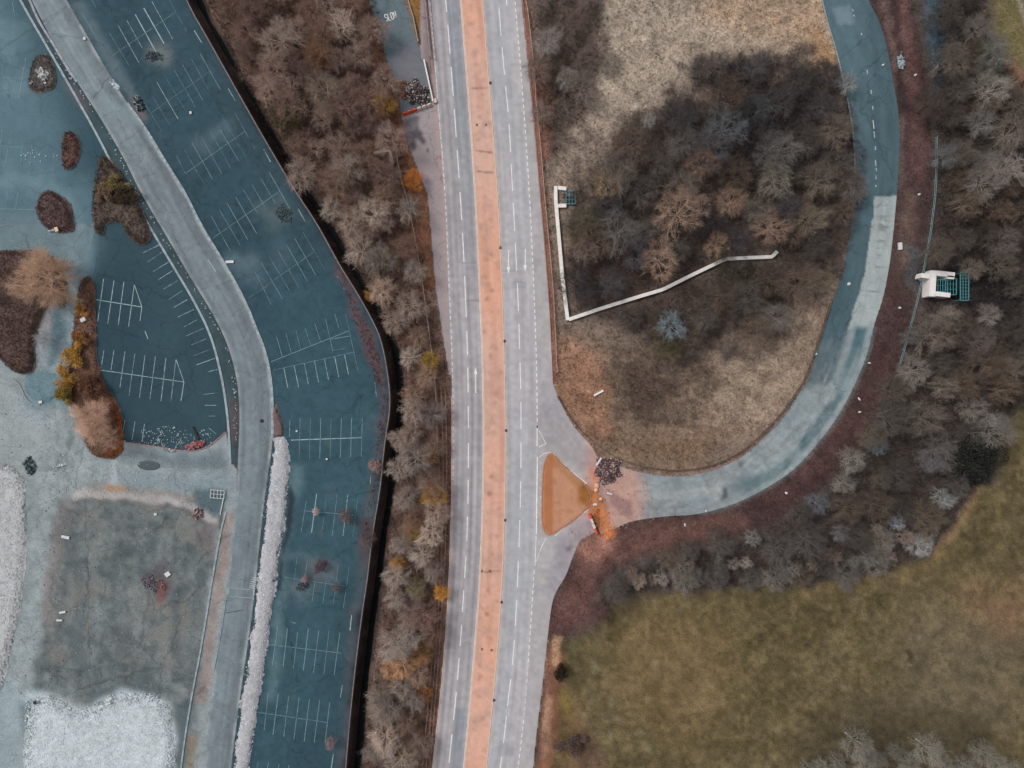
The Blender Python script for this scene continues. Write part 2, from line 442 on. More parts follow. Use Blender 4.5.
# ------------------------------------------------------------------ colour of the surfaces (stains, wear, soil, one painted shadow)
V2 = 0.5 * N_mid + 0.5 * N_small
wl = pm([(190, -90), (450, -90), (450, 850), (330, 850), (395, 400), (200, 0)], 6, 10)
paint(wl, (112, 86, 74), 1, .35, V2)
paint(pm([(330, -40), (372, -40), (400, 90), (420, 200), (445, 320), (452, 400), (452, 480), (449, 576), (441, 680), (430, 810), (395, 810), (420, 600), (425, 450), (410, 300), (385, 150), (350, 60)], 6, 10), (126, 96, 82), .9, .3, V2)
paint(pm([(435, 330), (449, 370), (451, 480), (448, 576), (441, 680), (430, 800), (418, 800), (432, 650), (437, 520), (434, 400)], 3, 5), (132, 98, 82), .9, .25, N_small)
paint(pm([(362, 0), (384, 60), (400, 110), (412, 150), (428, 195), (436, 290), (425, 290), (405, 180), (385, 100), (365, 50)], 3, 4), (150, 92, 52), .8, .3, N_small)
paint(pm(INNER, 2), (146, 124, 106), 1, .28, V2)
paint(pm([(600, -60), (830, -60), (845, 90), (800, 55), (710, 60), (690, 100), (640, 130), (600, 160), (565, 150), (575, 60)], 14, 12), (180, 160, 138), .95, .22, V2)
paint(pm([(700, -60), (830, -60), (835, 60), (770, 40), (700, 20)], 8, 12), (180, 146, 110), .7, .25, V2)
paint(pm([(815, 20), (838, 60), (845, 95), (830, 90), (812, 60)], 4, 6), (190, 140, 82), .8)
paint(pm([(530, -60), (600, -60), (606, 40), (580, 110), (560, 170), (545, 170), (536, 60)], 2, 24), (96, 80, 73), .8, .3, V2)
paint(pm([(534, 60), (548, 60), (553, 140), (550, 165), (541, 165)], 3, 4), (140, 88, 62), .9, .2, N_small)
paint(pm([(558, 150), (600, 150), (640, 105), (600, 60), (600, -60), (560, -60), (552, 60)], 6, 16) * np.clip(N_m2 * 1.5 + .3, 0, 1), (112, 92, 80), .75, .3, V2)
paint(pm([(600, 170), (690, 110), (700, 60), (640, 90), (590, 150)], 8, 18) * np.clip(N_s2 * 1.5 + .4, 0, 1), (116, 98, 84), .8, .3, V2)
paint(pm([(560, 330), (650, 350), (720, 360), (835, 285), (805, 390), (760, 432), (700, 468), (640, 470), (590, 430), (560, 395)], 10, 12), (148, 122, 100), .95, .3, V2)
paint(pm([(720, 370), (830, 290), (800, 390), (750, 430), (700, 400)], 8, 8), (172, 148, 122), .8, .25, V2)
paint(np.clip(N_s2 * 1.8, 0, 1) * pm([(560, 330), (820, 290), (800, 390), (700, 470), (600, 440)], 6, 12), (104, 84, 70), .6)
paint(pm([(558, 360), (600, 360), (625, 440), (720, 430), (700, 470), (640, 472), (590, 440), (560, 400)], 8, 10), (136, 104, 74), .85, .25, V2)
paint(pm([(556, 330), (600, 350), (605, 400), (615, 450), (585, 440), (556, 395)], 7, 8), (172, 118, 84), .7, .2, N_small)
paint(pm([(632, 370), (668, 370), (660, 420), (635, 430), (620, 400)], 2, 22), (92, 72, 62), .65, .3, V2)
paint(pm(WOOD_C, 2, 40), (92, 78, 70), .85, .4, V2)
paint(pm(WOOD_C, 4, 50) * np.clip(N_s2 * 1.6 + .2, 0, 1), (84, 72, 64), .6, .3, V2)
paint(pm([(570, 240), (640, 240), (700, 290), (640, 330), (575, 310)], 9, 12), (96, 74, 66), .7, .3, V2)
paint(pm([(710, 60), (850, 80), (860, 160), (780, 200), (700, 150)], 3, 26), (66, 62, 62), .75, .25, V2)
paint(pm([(715, 260), (770, 262), (800, 300), (720, 300)], 6, 8), (70, 70, 48), .7, .2, V2)
rw = pm([(900, -90), (1134, -90), (1134, 420), (1015, 410), (985, 480), (938, 552), (850, 582), (640, 592), (605, 610), (560, 640), (600, 560), (760, 510), (850, 440), (905, 330), (930, 200)], 5, 12)
paint(rw, (84, 73, 68), 1, .3, V2)
paint(pm([(960, 180), (1024, 180), (1024, 260), (960, 250)], 14, 16), (88, 72, 60), .7, .3, V2)
paint(pm([(940, 255), (1024, 262), (1024, 330), (965, 320)], 8, 10), (44, 42, 42), .8, .2, V2)
paint(pm([(975, -60), (1134, -60), (1134, 130), (1035, 90), (1010, 60), (995, 30)], 6, 8), (116, 104, 56), .95, .25, V2)
paint(pm([(1005, 60), (1030, 75), (1040, 110), (1010, 90)], 4, 6), (164, 110, 72), .7, .2, V2)
paint(pm([(1000, -50), (1003, -50), (1030, 25), (1050, 60), (1046, 60), (1025, 26)], 1, 1), (150, 140, 120), .8)
paint(pm([(922, -50), (934, -50), (946, 40), (944, 90), (938, 92), (932, 50)], 3, 5), (60, 88, 104), .85, .2, N_small)
paint(pm([(938, -50), (944, -50), (952, 40), (949, 60), (945, 30)], 2, 3), (122, 112, 104), .8, .2, N_small)
paint(pm(RED, 3, 4), (80, 57, 56), 1, .28, V2)
paint(pm([(884, -50), (905, -50), (918, 60), (926, 110), (924, 180), (912, 180), (908, 90), (896, 20)], 3, 5), (106, 72, 68), .9, .2, N_small)
paint(pm([(872, -50), (882, -50), (896, 40), (902, 110), (903, 180), (900, 200), (899, 112), (888, 48)], 2, 3), (118, 90, 84), .8, .25, N_small)
paint(pm([(883, -50), (892, -50), (902, 60), (908, 110), (900, 118), (898, 60)], 2, 3), (66, 50, 50), .85, .2, N_small)
paint(pm([(905, 190), (915, 190), (916, 250), (905, 290), (896, 290)], 4, 6), (120, 96, 78), .6, .25, V2)
paint(pm([(908, 245), (922, 250), (918, 292), (906, 280)], 3, 4), (84, 92, 98), .8)
paint(pm([(885, 280), (900, 285), (880, 360), (850, 410), (800, 465), (740, 510), (800, 500), (860, 440), (895, 370)], 5, 8), (88, 58, 57), .7, .25, N_small)
paint(pm([(600, 535), (640, 525), (740, 512), (760, 520), (690, 540), (620, 560), (575, 600), (560, 600), (575, 560)], 5, 8), (122, 80, 68), .75, .25, N_small)
paint(pm([(575, 540), (600, 534), (620, 545), (600, 560), (580, 565)], 4, 5), (186, 120, 98), .7, .25, N_small)
paint(pm([(553, 600), (600, 580), (590, 625), (552, 640)], 5, 7), (120, 76, 70), .7, .3, N_small)
me_m = pm(MEADOW, 4, 8)
paint(me_m, (101, 88, 54), 1, .13, 0.6 * N_b2 + 0.5 * N_m2)
nz = np.clip(N_mid * 1.4 + .1, 0, 1) * me_m
paint(nz, (122, 106, 70), .5)
paint(np.clip(N_s2 * 1.6 - .1, 0, 1) * me_m, (124, 108, 74), .4)
paint(np.clip(-N_small * 1.6 - .1, 0, 1) * me_m, (84, 74, 48), .35)
COL[:] *= (1 + .16 * (N_fine * me_m))[..., None]
nz = np.clip(N_m2 * 1.4, 0, 1) * me_m
paint(nz, (90, 80, 52), .4)
paint(pm([(640, 600), (720, 610), (740, 690), (680, 760), (620, 700), (600, 650)], 18, 20), (140, 112, 66), .45, .2, V2)
paint(pm([(900, 600), (1024, 600), (1024, 740), (900, 720)], 20, 26), (122, 108, 84), .5, .25, V2)
paint(pm([(960, 580), (1024, 590), (1024, 640), (970, 620)], 10, 16), (146, 104, 72), .5, .2, V2)
paint(pm([(850, 690), (1000, 720), (1000, 800), (800, 800), (800, 740)], 12, 14), (78, 68, 52), .6, .2, V2)
paint(pm([(800, 590), (920, 566), (940, 552), (984, 486), (987, 488), (943, 557), (925, 574), (800, 600)], 2, 4), (132, 110, 66), .5, .2, N_small)
paint(pm([(976, 486), (984, 480), (985, 488), (945, 552), (932, 560), (934, 548)], 1, 2), (150, 118, 74), .6, .2, N_small)
paint(pm([(545, 640), (562, 640), (564, 680), (556, 740), (548, 780), (531, 800), (540, 720)], 2, 3), (140, 90, 66), .9, .25, N_small)
paint(pm([(553, 637), (562, 637), (560, 665), (552, 665)], 1, 2), (196, 146, 108), .8)
paint(pm([(546, 690), (553, 700), (550, 745), (543, 760), (540, 760)], 1, 2), (176, 132, 104), .7, .2, N_small)
paint(pm([(566, 680), (595, 740), (600, 800), (552, 800), (560, 720)], 7, 9), (122, 92, 58), .7, .3, V2)
paint(pm([(580, 730), (594, 735), (600, 765), (575, 768)], 4, 6), (98, 74, 62), .8)
paint(pm([(562, 690), (570, 690), (572, 720), (564, 722)], 3, 4), (140, 118, 34), .6)
for (x, y, r) in [(612, 704, 4), (594, 668, 5), (584, 716, 3.5), (615, 718, 3.5), (640, 733, 4), (611, 735, 3), (648, 748, 4), (647, 698, 2.5), (590, 725, 2.5), (653, 663, 2.5), (605, 669, 2), (624, 622, 2), (590, 678, 2), (919, 637, 3), (945, 663, 2)]:
    paint(pm([(x + r * math.cos(a), y + r * math.sin(a)) for a in np.arange(0, 6.2, .7)], 1, 2), (150, 140, 108), .45)
paint(pm([(902, 650), (908, 649), (913, 654), (911, 661), (907, 660), (908, 655)], 1, 2), (62, 50, 38), .8)
paint(pm([(906, 662), (912, 664), (909, 666)], 0, 1), (150, 134, 108), .7)
paint(pm([(604, 637), (612, 636), (612, 641), (605, 641)], 1, 2), (58, 48, 38), .8)
for a_, b_ in (((770, 735), (880, 610)), ((777, 739), (888, 613)), ((680, 600), (676, 760)), ((700, 600), (697, 760))):
    paint(pm([a_, (a_[0] + 2, a_[1] + 1), (b_[0] + 2, b_[1] + 1), b_], 1, 4), (124, 110, 80), .35)
for _ in range(60):
    x_, y_ = random.uniform(570, 1024), random.uniform(600, 740); r_ = random.uniform(.8, 3.2)
    paint(pm([(x_ + r_ * math.cos(t_) * random.uniform(.5, 1.5), y_ + r_ * math.sin(t_) * random.uniform(.5, 1.5)) for t_ in np.arange(0, 6.2, .9)], 1, 3) * me_m, random.choice([(138, 124, 94), (78, 70, 46), (128, 104, 74)]), .5)
# brown earth strip beside the carriageway
paint(pm([(519, -50), (525, -50), (527.5, 0), (537, 96), (545, 192), (554, 290), (557, 384), (552.5, 384), (548, 288), (539.5, 192), (532, 105), (521, 0)], 1), (146, 92, 74), 1, .2, N_small)
paint(pm([(552, 384), (558, 396), (566, 413), (577, 430), (592, 445), (612, 460), (640, 470), (672, 474), (697, 472), (724, 463), (749, 449), (767, 431), (770, 436), (749, 457), (724, 470), (697, 479), (672, 481), (640, 478), (600, 463), (570, 432), (553, 400)], 1, 1), (156, 110, 84), .9, .2, N_small)

# --- hard surfaces
gr_ = COL.mean(2, keepdims=True)
vs_ = (.72 + .08 * me_m)[..., None]
COL[:] = gr_ + (COL - gr_) * vs_
COL[:] *= (1 + .16 * N_s2 + .10 * N_fine)[..., None]
lotr = pm(LOT_R)
paint(lotr, (55, 80, 91), 1, .10, N_mid)
paint(pm([(290, 250), (345, 300), (385, 380), (380, 500), (370, 600), (255, 780), (240, 800), (270, 600), (280, 450), (270, 350)], 20, 14) * lotr, (60, 88, 99), .8, .1, N_mid)
paint(pm([(180, -20), (215, 50), (300, 200), (345, 275), (325, 260), (270, 180), (190, 40)], 8, 8) * lotr, (62, 78, 86), .5)
COL[:] *= (1 + (.06 * N_s2 + .06 * N_fine + .07 * N_m2) * lotr)[..., None]
for (x, y, rx, ry, c, k) in [(155, 55, 13, 10, (120, 124, 124), .6), (225, 133, 14, 9, (96, 120, 130), .55), (275, 212, 17, 18, (96, 110, 114), .5), (240, 262, 16, 10, (120, 142, 150), .5), (250, 275, 14, 16, (92, 114, 124), .5), (320, 572, 20, 14, (110, 104, 110), .55), (302, 592, 13, 10, (110, 124, 130), .5), (205, 145, 12, 8, (96, 112, 120), .4), (372, 425, 8, 12, (80, 100, 110), .5), (280, 255, 10, 20, (90, 112, 122), .3)]:
    paint(pm([(x + rx * math.cos(a), y + ry * math.sin(a)) for a in np.arange(0, 6.2, .4)], 4, 8) * lotr, c, k, .25, N_small)
paint(pm([(290, 465), (303, 465), (300, 495), (289, 520), (284, 620), (276, 700), (268, 700), (275, 600), (283, 500)], 3, 5) * lotr, (104, 130, 138), .6, .2, N_small)
paint(pm([(290, 482), (296, 498), (292, 520), (284, 560), (280, 590), (276, 590), (284, 540), (288, 500)], 1, 2) * lotr, (34, 46, 54), .85)  # shadow on the right side of the gravel bank, painted into the tarmac colour
paint(pm([(262, 565), (300, 548), (338, 575), (345, 590), (320, 575), (300, 556)], 2, 3) * lotr, (92, 114, 124), .5)
paint(pm([(334, 250), (350, 290), (366, 320), (378, 350), (384, 384), (386, 420), (379, 440), (384, 400), (372, 370), (362, 345), (352, 310), (338, 275)], 2, 4), (96, 76, 78), .9, .2, N_small)
paint(pm([(381, 384), (388, 384), (386, 420), (380, 470), (368, 540), (352, 700), (345, 800), (336, 800), (347, 690), (352, 620), (362, 540), (370, 480), (374, 440)], 3, 4) * lotr, (84, 86, 92), .8, .2, N_small)
paint(pm([(360, 520), (372, 520), (366, 560), (360, 570), (355, 550)], 3, 5) * lotr, (86, 74, 76), .8, .2, N_small)
paint(pm([(70, 0), (82, 0), (110, 48), (140, 100), (150, 128), (128, 100), (105, 62)], 3, 3), (100, 118, 126), .75, .15, N_small)
paint(pm([(128, 90), (136, 98), (147, 118), (143, 124), (130, 102)], 2, 3), (128, 108, 112), .7)
for _ in range(90):
    yv = random.uniform(0, 768); f_ = random.uniform(.08, .95); fl_ = interp_y(FENCE_L); x_ = float(interp_y(ROAD_R)(yv)) * (1 - f_) + float(fl_(yv)) * f_; r_ = random.uniform(.8, 4.5)
    paint(pm([(x_ + r_ * math.cos(t_) * random.uniform(.6, 1.4), yv + r_ * math.sin(t_) * random.uniform(.6, 1.4)) for t_ in np.arange(0, 6.2, .7)], 1, 3) * lotr, random.choice([(38, 54, 62), (72, 92, 100), (84, 98, 102), (44, 60, 68)]), random.uniform(.25, .55))
for _ in range(16):
    yv = random.uniform(20, 740); f_ = random.uniform(.2, .8); x_ = float(interp_y(ROAD_R)(yv)) * (1 - f_) + float(interp_y(FENCE_L)(yv)) * f_; a_ = random.uniform(0, 3.1); R_ = random.uniform(10, 40)
    arc_ = [(x_ + R_ * math.cos(a_ + t_), yv + R_ * math.sin(a_ + t_)) for t_ in np.arange(0, random.uniform(.6, 1.8), .15)]
    if len(arc_) > 2: paint(pm(arc_ + [(x + .9, y + .7) for x, y in arc_[::-1]], 1, 1) * lotr, random.choice([(40, 56, 64), (86, 106, 114)]), .45)
lotul = pm(LOT_UL)
paint(lotul, (56, 80, 90), 1, .12, N_mid)
ulm = pm([(-90, -40), (0, -40), (40, 40), (60, 110), (80, 180), (80, 250), (-90, 260)], 18, 14) * lotul
paint(ulm, (92, 120, 131), .95, .16, V2)
paint(np.clip(N_m2 * 1.6, 0, 1) * ulm, (120, 146, 154), .45)
paint(pm([(20, 20), (55, 60), (95, 140), (120, 190), (95, 180), (70, 110), (35, 60)], 10, 8) * lotul, (56, 84, 96), .7)
paint(pm([(95, 245), (130, 245), (150, 300), (150, 400), (120, 440), (100, 350)], 16, 10) * lotul, (46, 70, 81), .6)
paint(pm([(-50, 170), (40, 175), (85, 215), (84, 250), (65, 245), (50, 190), (-50, 185)], 4, 5) * lotul, (118, 144, 152), .6, .15, N_small)
yard = pm(YARD)
paint(yard, (148, 158, 161), 1, .12, V2)
paint(pm([(-90, 220), (60, 225), (85, 250), (72, 300), (0, 262), (-90, 262)], 6, 8), (112, 128, 134), .8, .2, V2)
paint(pm([(66, 240), (90, 240), (92, 280), (80, 280), (76, 330), (72, 370), (40, 420), (10, 420), (60, 350), (66, 290)], 3, 3), (142, 160, 168), .95, .12, V2)
paint(pm([(82, 190), (98, 190), (92, 240), (96, 275), (80, 275), (84, 230)], 4, 4), (92, 124, 138), .8, .1, N_small)
paint(pm([(48, 310), (63, 305), (66, 330), (58, 360), (48, 372), (50, 340)], 3, 3), (70, 100, 112), .8)
paint(pm([(44, 370), (76, 372), (90, 384), (82, 408), (40, 408), (24, 402), (30, 380)], 3, 4), (112, 140, 148), .8, .12, V2)
paint(pm([(40, 295), (57, 291), (50, 320), (42, 345), (36, 335)], 2, 3), (150, 146, 148), .9, .1, N_small)
slab = pm(SLAB, 3, 4)
paint(slab, (106, 113, 114), .95, .16, V2)
gv = pm(YARD, 4, 6)
COL[:] *= (1 + (.07 * N_fine + .08 * N_small + .09 * fbm(7, 3, ax=1, ay=4)) * gv)[..., None]
spk = blur((rng.random((MH, MW)) > .9965).astype(float), 1) * 9
paint(np.clip(spk, 0, 1) * gv, (118, 126, 130), .35)
spk = (rng.random((MH, MW)) > .9985).astype(float)
paint(spk * gv, (205, 212, 214), .5)
for _ in range(26):
    x_, y_ = random.uniform(0, 215), random.uniform(380, 690); a_ = random.choice([random.gauss(1.45, .15), random.uniform(0, 3.1)]); l_ = random.uniform(14, 60)
    pts_ = [(x_ + math.cos(a_) * l_ * t_ + random.gauss(0, 1.2), y_ + math.sin(a_) * l_ * t_ + random.gauss(0, 1.2)) for t_ in (0, .33, .66, 1)]
    w_ = random.uniform(.4, 1.3)
    paint(pm(pts_ + [(x + w_, y + .3) for x, y in pts_[::-1]], 1, 1) * gv, random.choice([(92, 102, 108), (176, 182, 184), (110, 104, 104)]), .55)
st = fbm(16, 4, ax=1, ay=5)
COL[:] = COL * (1 + ((0.17 * st + .13 * N_s2 + .06 * N_fine) * slab)[..., None])
paint(np.clip(N_m2 * 1.5, 0, 1) * slab, (124, 125, 120), .65)
paint(np.clip(-N_small * 1.7 - .2, 0, 1) * slab, (84, 96, 102), .6)
paint(pm([(70, 492), (90, 486), (150, 492), (200, 506), (215, 520), (205, 524), (190, 512), (140, 502), (90, 498), (75, 503)], 1, 4), (176, 172, 170), .9, .15, N_small)
paint(pm([(90, 482), (150, 487), (195, 495), (200, 503), (150, 494), (95, 488)], 2, 2), (146, 132, 126), .8, .2, N_small)
paint(pm([(72, 502), (90, 497), (140, 500), (190, 510), (205, 522), (212, 540), (209, 541), (200, 524), (185, 513), (140, 503), (90, 500), (74, 505)], 1, 3), (92, 88, 88), .7, .3, N_small)
paint(pm([(205, 520), (216, 524), (213, 560), (206, 545), (196, 530)], 2, 6), (116, 106, 108), .6, .3, N_small)
for _ in range(14):
    x_ = random.uniform(60, 205); y_ = random.uniform(510, 640); l_ = random.uniform(25, 80); w_ = random.uniform(2, 9)
    paint(pm([(x_, y_), (x_ + w_, y_ - 3), (x_ + w_ - 4, y_ + l_), (x_ - 5, y_ + l_)], 2, 5) * slab, random.choice([(134, 138, 136), (98, 108, 112), (128, 124, 122)]), .5)
paint(pm([(46, 560), (62, 500), (76, 500), (60, 560), (48, 640), (42, 640)], 3, 5), (138, 132, 130), .6, .25, N_small)
COL[:] *= 1
paint(pm([(150, 560), (165, 565), (168, 590), (158, 602), (150, 590)], 3, 5), (84, 74, 84), .75, .2, N_small)
paint(pm([(156, 580), (164, 584), (162, 604), (156, 602)], 2, 3), (130, 84, 76), .75, .2, N_small)
paint(pm([(175, 585), (182, 585), (182, 594), (174, 594)], 2, 2), (70, 84, 88), .8)
for pl in ([(20, 695), (40, 690), (60, 702), (80, 712), (105, 700), (115, 692), (155, 695), (172, 715), (176, 760), (176, 860), (-90, 860), (-90, 780), (22, 800), (30, 740)],):
    paint(pm(pl, 3, 6), (190, 205, 211), .95, .07, V2)
paint(pm([(150, 700), (172, 715), (176, 768), (160, 800), (150, 750)], 6, 5), (204, 204, 204), .7, .08, N_small)
paint(pm([(30, 700), (80, 705), (110, 720), (125, 740), (60, 735)], 6, 6), (205, 210, 210), .7, .06, N_small)
paint(pm([(135, 758), (165, 758), (165, 790), (135, 790)], 4, 5), (120, 140, 148), .8, .2, N_small)
paint(pm([(-90, 690), (10, 680), (30, 700), (20, 768), (10, 860), (-90, 860)], 5, 6), (150, 166, 172), .8, .16, V2)
paint(pm([(32, 700), (34, 720), (28, 740), (22, 730), (20, 705)], 2, 3), (110, 126, 130), .8)
paint(pm([(176, 705), (192, 700), (188, 740), (182, 800), (176, 800)], 2, 3), (84, 100, 106), .8, .15, N_small)
paint(pm([(-90, 300), (0, 372), (10, 380), (14, 400), (34, 404), (50, 440), (26, 470), (-90, 460)], 6, 6), (158, 166, 168), .7, .12, V2)
paint(pm([(115, 448), (160, 452), (200, 456), (226, 448), (226, 470), (200, 472), (150, 462), (118, 456)], 3, 3), (98, 114, 120), .7, .15, N_small)
paint(pm([(120, 472), (232, 476), (232, 492), (190, 492), (120, 486)], 4, 4), (130, 146, 152), .7)
paint(pm([(192, 488), (226, 490), (224, 515), (214, 515), (196, 505)], 2, 2), (76, 98, 106), .85, .1, N_small)
paint(pm([(110, 458), (117, 458), (117, 485), (110, 485)], 1, 1), (172, 178, 184), .8)
paint(pm([(104, 484), (124, 486), (124, 492), (106, 490)], 1, 2), (176, 140, 108), .7)
paint(pm([(222, 512), (232, 512), (231, 560), (222, 600), (212, 660), (206, 704), (198, 700), (206, 640), (214, 590)], 2, 3), (148, 134, 128), .9, .25, N_small)
paint(pm([(188, 735), (196, 735), (194, 800), (184, 800)], 2, 2), (134, 120, 100), .8, .3, N_small)
paint(pm([(219, 515), (223, 515), (221, 530), (218, 530)], 1, 1), (60, 44, 44), .8)
# verge between ribbon and road
paint(pm([(p[0] + 1, p[1]) for p in RIB_L] + [(p[0], p[1]) for p in ROAD_L if p[1] < 470][::-1], 1), (68, 86, 92), 1, .25, N_small)
paint(pm([(60, 78), (80, 90), (90, 118), (78, 105)], 2, 2), (112, 96, 100), .7)
paint(pm([(229, 400), (240, 400), (240, 440), (231, 442)], 2, 2), (98, 84, 84), .7, .2, N_small)
acc = pm(ROAD_L + ROAD_R[::-1])
paint(acc, (122, 134, 140), 1, .07, N_mid)
rl = interp_y([(y_[0], y_[1]) for y_ in ROAD_L]); rr_ = interp_y(ROAD_R)
u = (GX - rl(GY)) / (rr_(GY) - rl(GY))
sk = np.exp(-((u - .8) / .16) ** 2) * acc
COL[:] = COL * (1 - .16 * sk[..., None])
sk = np.exp(-((u - .45) / .25) ** 2) * acc * np.clip(1 - GY / 350, 0, 1)
paint(sk, (142, 156, 160), .55, .08, N_small)
ua_ = np.clip(u, 0, 1)
sk = (GX * 0)

def along0(u, cells, ay):
    g = rng.random((int(MH / ay) + 3, cells)) * 2 - 1
    yy = (GY - Y0) / MH * (g.shape[0] - 1.01); xx = np.clip(u, 0, 1) * (cells - 1.01)
    yi = yy.astype(int); xi = xx.astype(int); fy = yy - yi; fx = xx - xi
    return (g[yi, xi] * (1 - fx) + g[yi, xi + 1] * fx) * (1 - fy) + (g[yi + 1, xi] * (1 - fx) + g[yi + 1, xi + 1] * fx) * fy
COL[:] = COL * (1 + ((.16 * along0(u, 14, 60) + .10 * along0(u, 24, 18) + .06 * N_s2 + .05 * N_fine) * acc)[..., None])
paint(np.clip(np.exp(-((u - .03) / .03) ** 2) + np.exp(-((u - .95) / .03) ** 2), 0, 1) * acc * np.clip(.6 + N_small, 0, 1), (172, 178, 180), .75)
for _ in range(40):
    yv = random.uniform(0, 768); f_ = random.uniform(.1, .9); x_ = float(rl(yv)) * (1 - f_) + float(rr_(yv)) * f_; r_ = random.uniform(.6, 2.2); e_ = random.uniform(1, 3)
    paint(pm([(x_ + r_ * math.cos(t_), yv + e_ * r_ * math.sin(t_)) for t_ in np.arange(0, 6.2, .8)], 1, 1) * acc, random.choice([(98, 112, 118), (158, 168, 170), (106, 104, 106)]), .55)
paint(pm([(95, 85), (140, 118), (148, 128), (102, 112)], 1, 3) * acc, (134, 152, 158), .6)

# carriageways: wheel tracks, patches, sweeping along the bend
def lanes(a, b):
    fa, fb = interp_y(a), interp_y(b)
    return (GX - fa(GY)) / (fb(GY) - fa(GY))
cl_ = pm(CARR_L); cr_ = pm(CARR_R)
uL = lanes(CLs, CMs); uR = lanes(CNs, CEs)
def along(u, cells, ay):                                # noise stretched along the road
    g = rng.random((max(3, int(MH / ay)) + 2, cells)) * 2 - 1
    yy = (GY - Y0) / MH * (g.shape[0] - 1.01); xx = np.clip(u, 0, 1) * (cells - 1.01)
    yi = yy.astype(int); xi = xx.astype(int); fy = yy - yi; fx = xx - xi
    fy = fy * fy * (3 - 2 * fy); fx = fx * fx * (3 - 2 * fx)
    return (g[yi, xi] * (1 - fx) + g[yi, xi + 1] * fx) * (1 - fy) + (g[yi + 1, xi] * (1 - fx) + g[yi + 1, xi + 1] * fx) * fy
paint(cl_, (175, 171, 174), 1, .05, V2)
tr = sum(np.exp(-((uL - c) / .05) ** 2) for c in (.12, .32, .62, .84))
bl = along(uL, 12, 90)
COL[:] = COL * (1 - (cl_ * (.20 * tr + .13 * bl + .07 * along(uL, 16, 35)))[..., None])
paint(np.clip(np.exp(-((uL - .72) / .2) ** 2) * np.clip((290 - GY) / 200, 0, 1) + np.exp(-((uL - .75) / .2) ** 2) * np.clip((GY - 707) / 3, 0, 1), 0, 1) * cl_, (122, 134, 146), .6)
paint(np.exp(-((uL - .66) / .035) ** 2) * np.clip((260 - GY) / 100, 0, 1) * cl_, (176, 184, 192), .5)
paint(pm([(466, 300), (481, 300), (481.5, 302), (466, 302)], 0) * cl_, (120, 122, 130), .6)
paint(cr_, (184, 181, 184), 1, .03, N_mid)
tr = sum(np.exp(-((uR - c) / .055) ** 2) for c in (.12, .38, .6, .88))
cmid = cr_ * (uR < 1)
COL[:] = COL * (1 - (cmid * (.11 * tr + .11 * along(uR, 12, 100) + .05 * along(uR, 16, 30)))[..., None])
paint(np.exp(-((uR - .5) / .4) ** 2) * cmid * np.clip(along(uR, 4, 160) * 1.2 + .3, 0, 1), (170, 175, 181), .6)
shl = cr_ * (uR > 1)
paint(shl, (176, 172, 173), .9, .06, V2)
paint(pm([(575, 440), (600, 450), (640, 480), (640, 525), (600, 535), (570, 560), (580, 520), (590, 490)], 8, 8) * cr_, (206, 148, 126), .55, .2, N_small)
paint(pm([(541, 400), (560, 410), (596, 455), (600, 470), (580, 470), (556, 455), (540, 440)], 3) * cr_, (162, 157, 160), .8, .06, V2)
paint(pm([(590, 440), (602, 455), (604, 500), (590, 500), (585, 480)], 4) * cr_, (186, 144, 132), .8)
paint(pm([(556, 540), (590, 512), (600, 530), (580, 545), (565, 580), (552, 600), (545, 600)], 4) * cr_, (148, 142, 152), .75, .12, N_small)
paint(pm([(566, 548), (572, 545), (571, 551), (565, 552)], 1, 1), (104, 98, 104), .8)
paint(pm([(558, 375), (568, 415), (545, 415), (542, 385)], 5) * cr_, (160, 158, 166), .5)
for _ in range(34):
    y_ = random.uniform(0, 768); f0 = random.uniform(0, .5); left = random.random() < .5
    A_, B_ = (CLs, CMs) if left else (CNs, CEs)
    fa_, fb_ = interp_y(A_), interp_y(B_); f1 = min(1, f0 + .5); hh_ = random.choice([.35, .35, random.uniform(4, 22)])
    X = lambda f, y: float(fa_(y)) * (1 - f) + float(fb_(y)) * f
    paint(pm([(X(f0, y_), y_), (X(f1, y_), y_), (X(f1, y_ + hh_), y_ + hh_), (X(f0, y_ + hh_), y_ + hh_)], 0) * (cl_ if left else cr_), random.choice([(128, 130, 136), (150, 148, 154), (186, 186, 190)]), .28 if hh_ > 1 else .45)
COL[:] *= (1 + (.045 * N_fine + .04 * N_small) * np.clip(cl_ + cr_, 0, 1))[..., None]
md = pm(MEDIAN)
paint(md, (216, 178, 162), 1, .06, V2)
for yc, w_, k in ((0, 60, .8), (255, 70, .8), (300, 40, .6), (480, 60, .6), (640, 70, .8), (760, 60, .6)):
    paint(md * np.exp(-((GY - yc) / w_) ** 2), (232, 172, 144), k * .8, .05, V2)
paint(md * np.clip(N_small * 1.5, 0, 1), (184, 150, 138), .5)
paint(md * np.clip(along(lanes(CMs, CNs), 6, 60), 0, 1), (190, 140, 120), .5)
for _ in range(130):
    y = random.uniform(-30, 800); f = random.uniform(.15, .85)
    x = float(interp_y(CMs)(y)) * (1 - f) + float(interp_y(CNs)(y)) * f; r = random.uniform(.5, 1.6)
    paint(pm([(x + r * math.cos(a), y + r * math.sin(a)) for a in np.arange(0, 6.2, .8)], 1, 1), (150, 108, 92), .7)
for (x, y) in ((491, 254), (487, 299), (492, 290), (492, 477), (489, 494), (487, 614)): paint(pm([(x - 1.4, y - 1.4), (x + 1.4, y - 1.4), (x + 1.4, y + 1.4), (x - 1.4, y + 1.4)], 1, 1), (110, 76, 66), .9)
for y in (89, 152, 571, 172): paint(pm([(interp_y(CMs)(y) + 3, y - .7), (interp_y(CNs)(y) - 3, y - .7), (interp_y(CNs)(y) - 3, y + .7), (interp_y(CMs)(y) + 3, y + .7)], 0, 1.5), (132, 100, 90), .7)
lb = pm(LAYBY)
paint(lb, (166, 154, 156), 1, .07, V2)
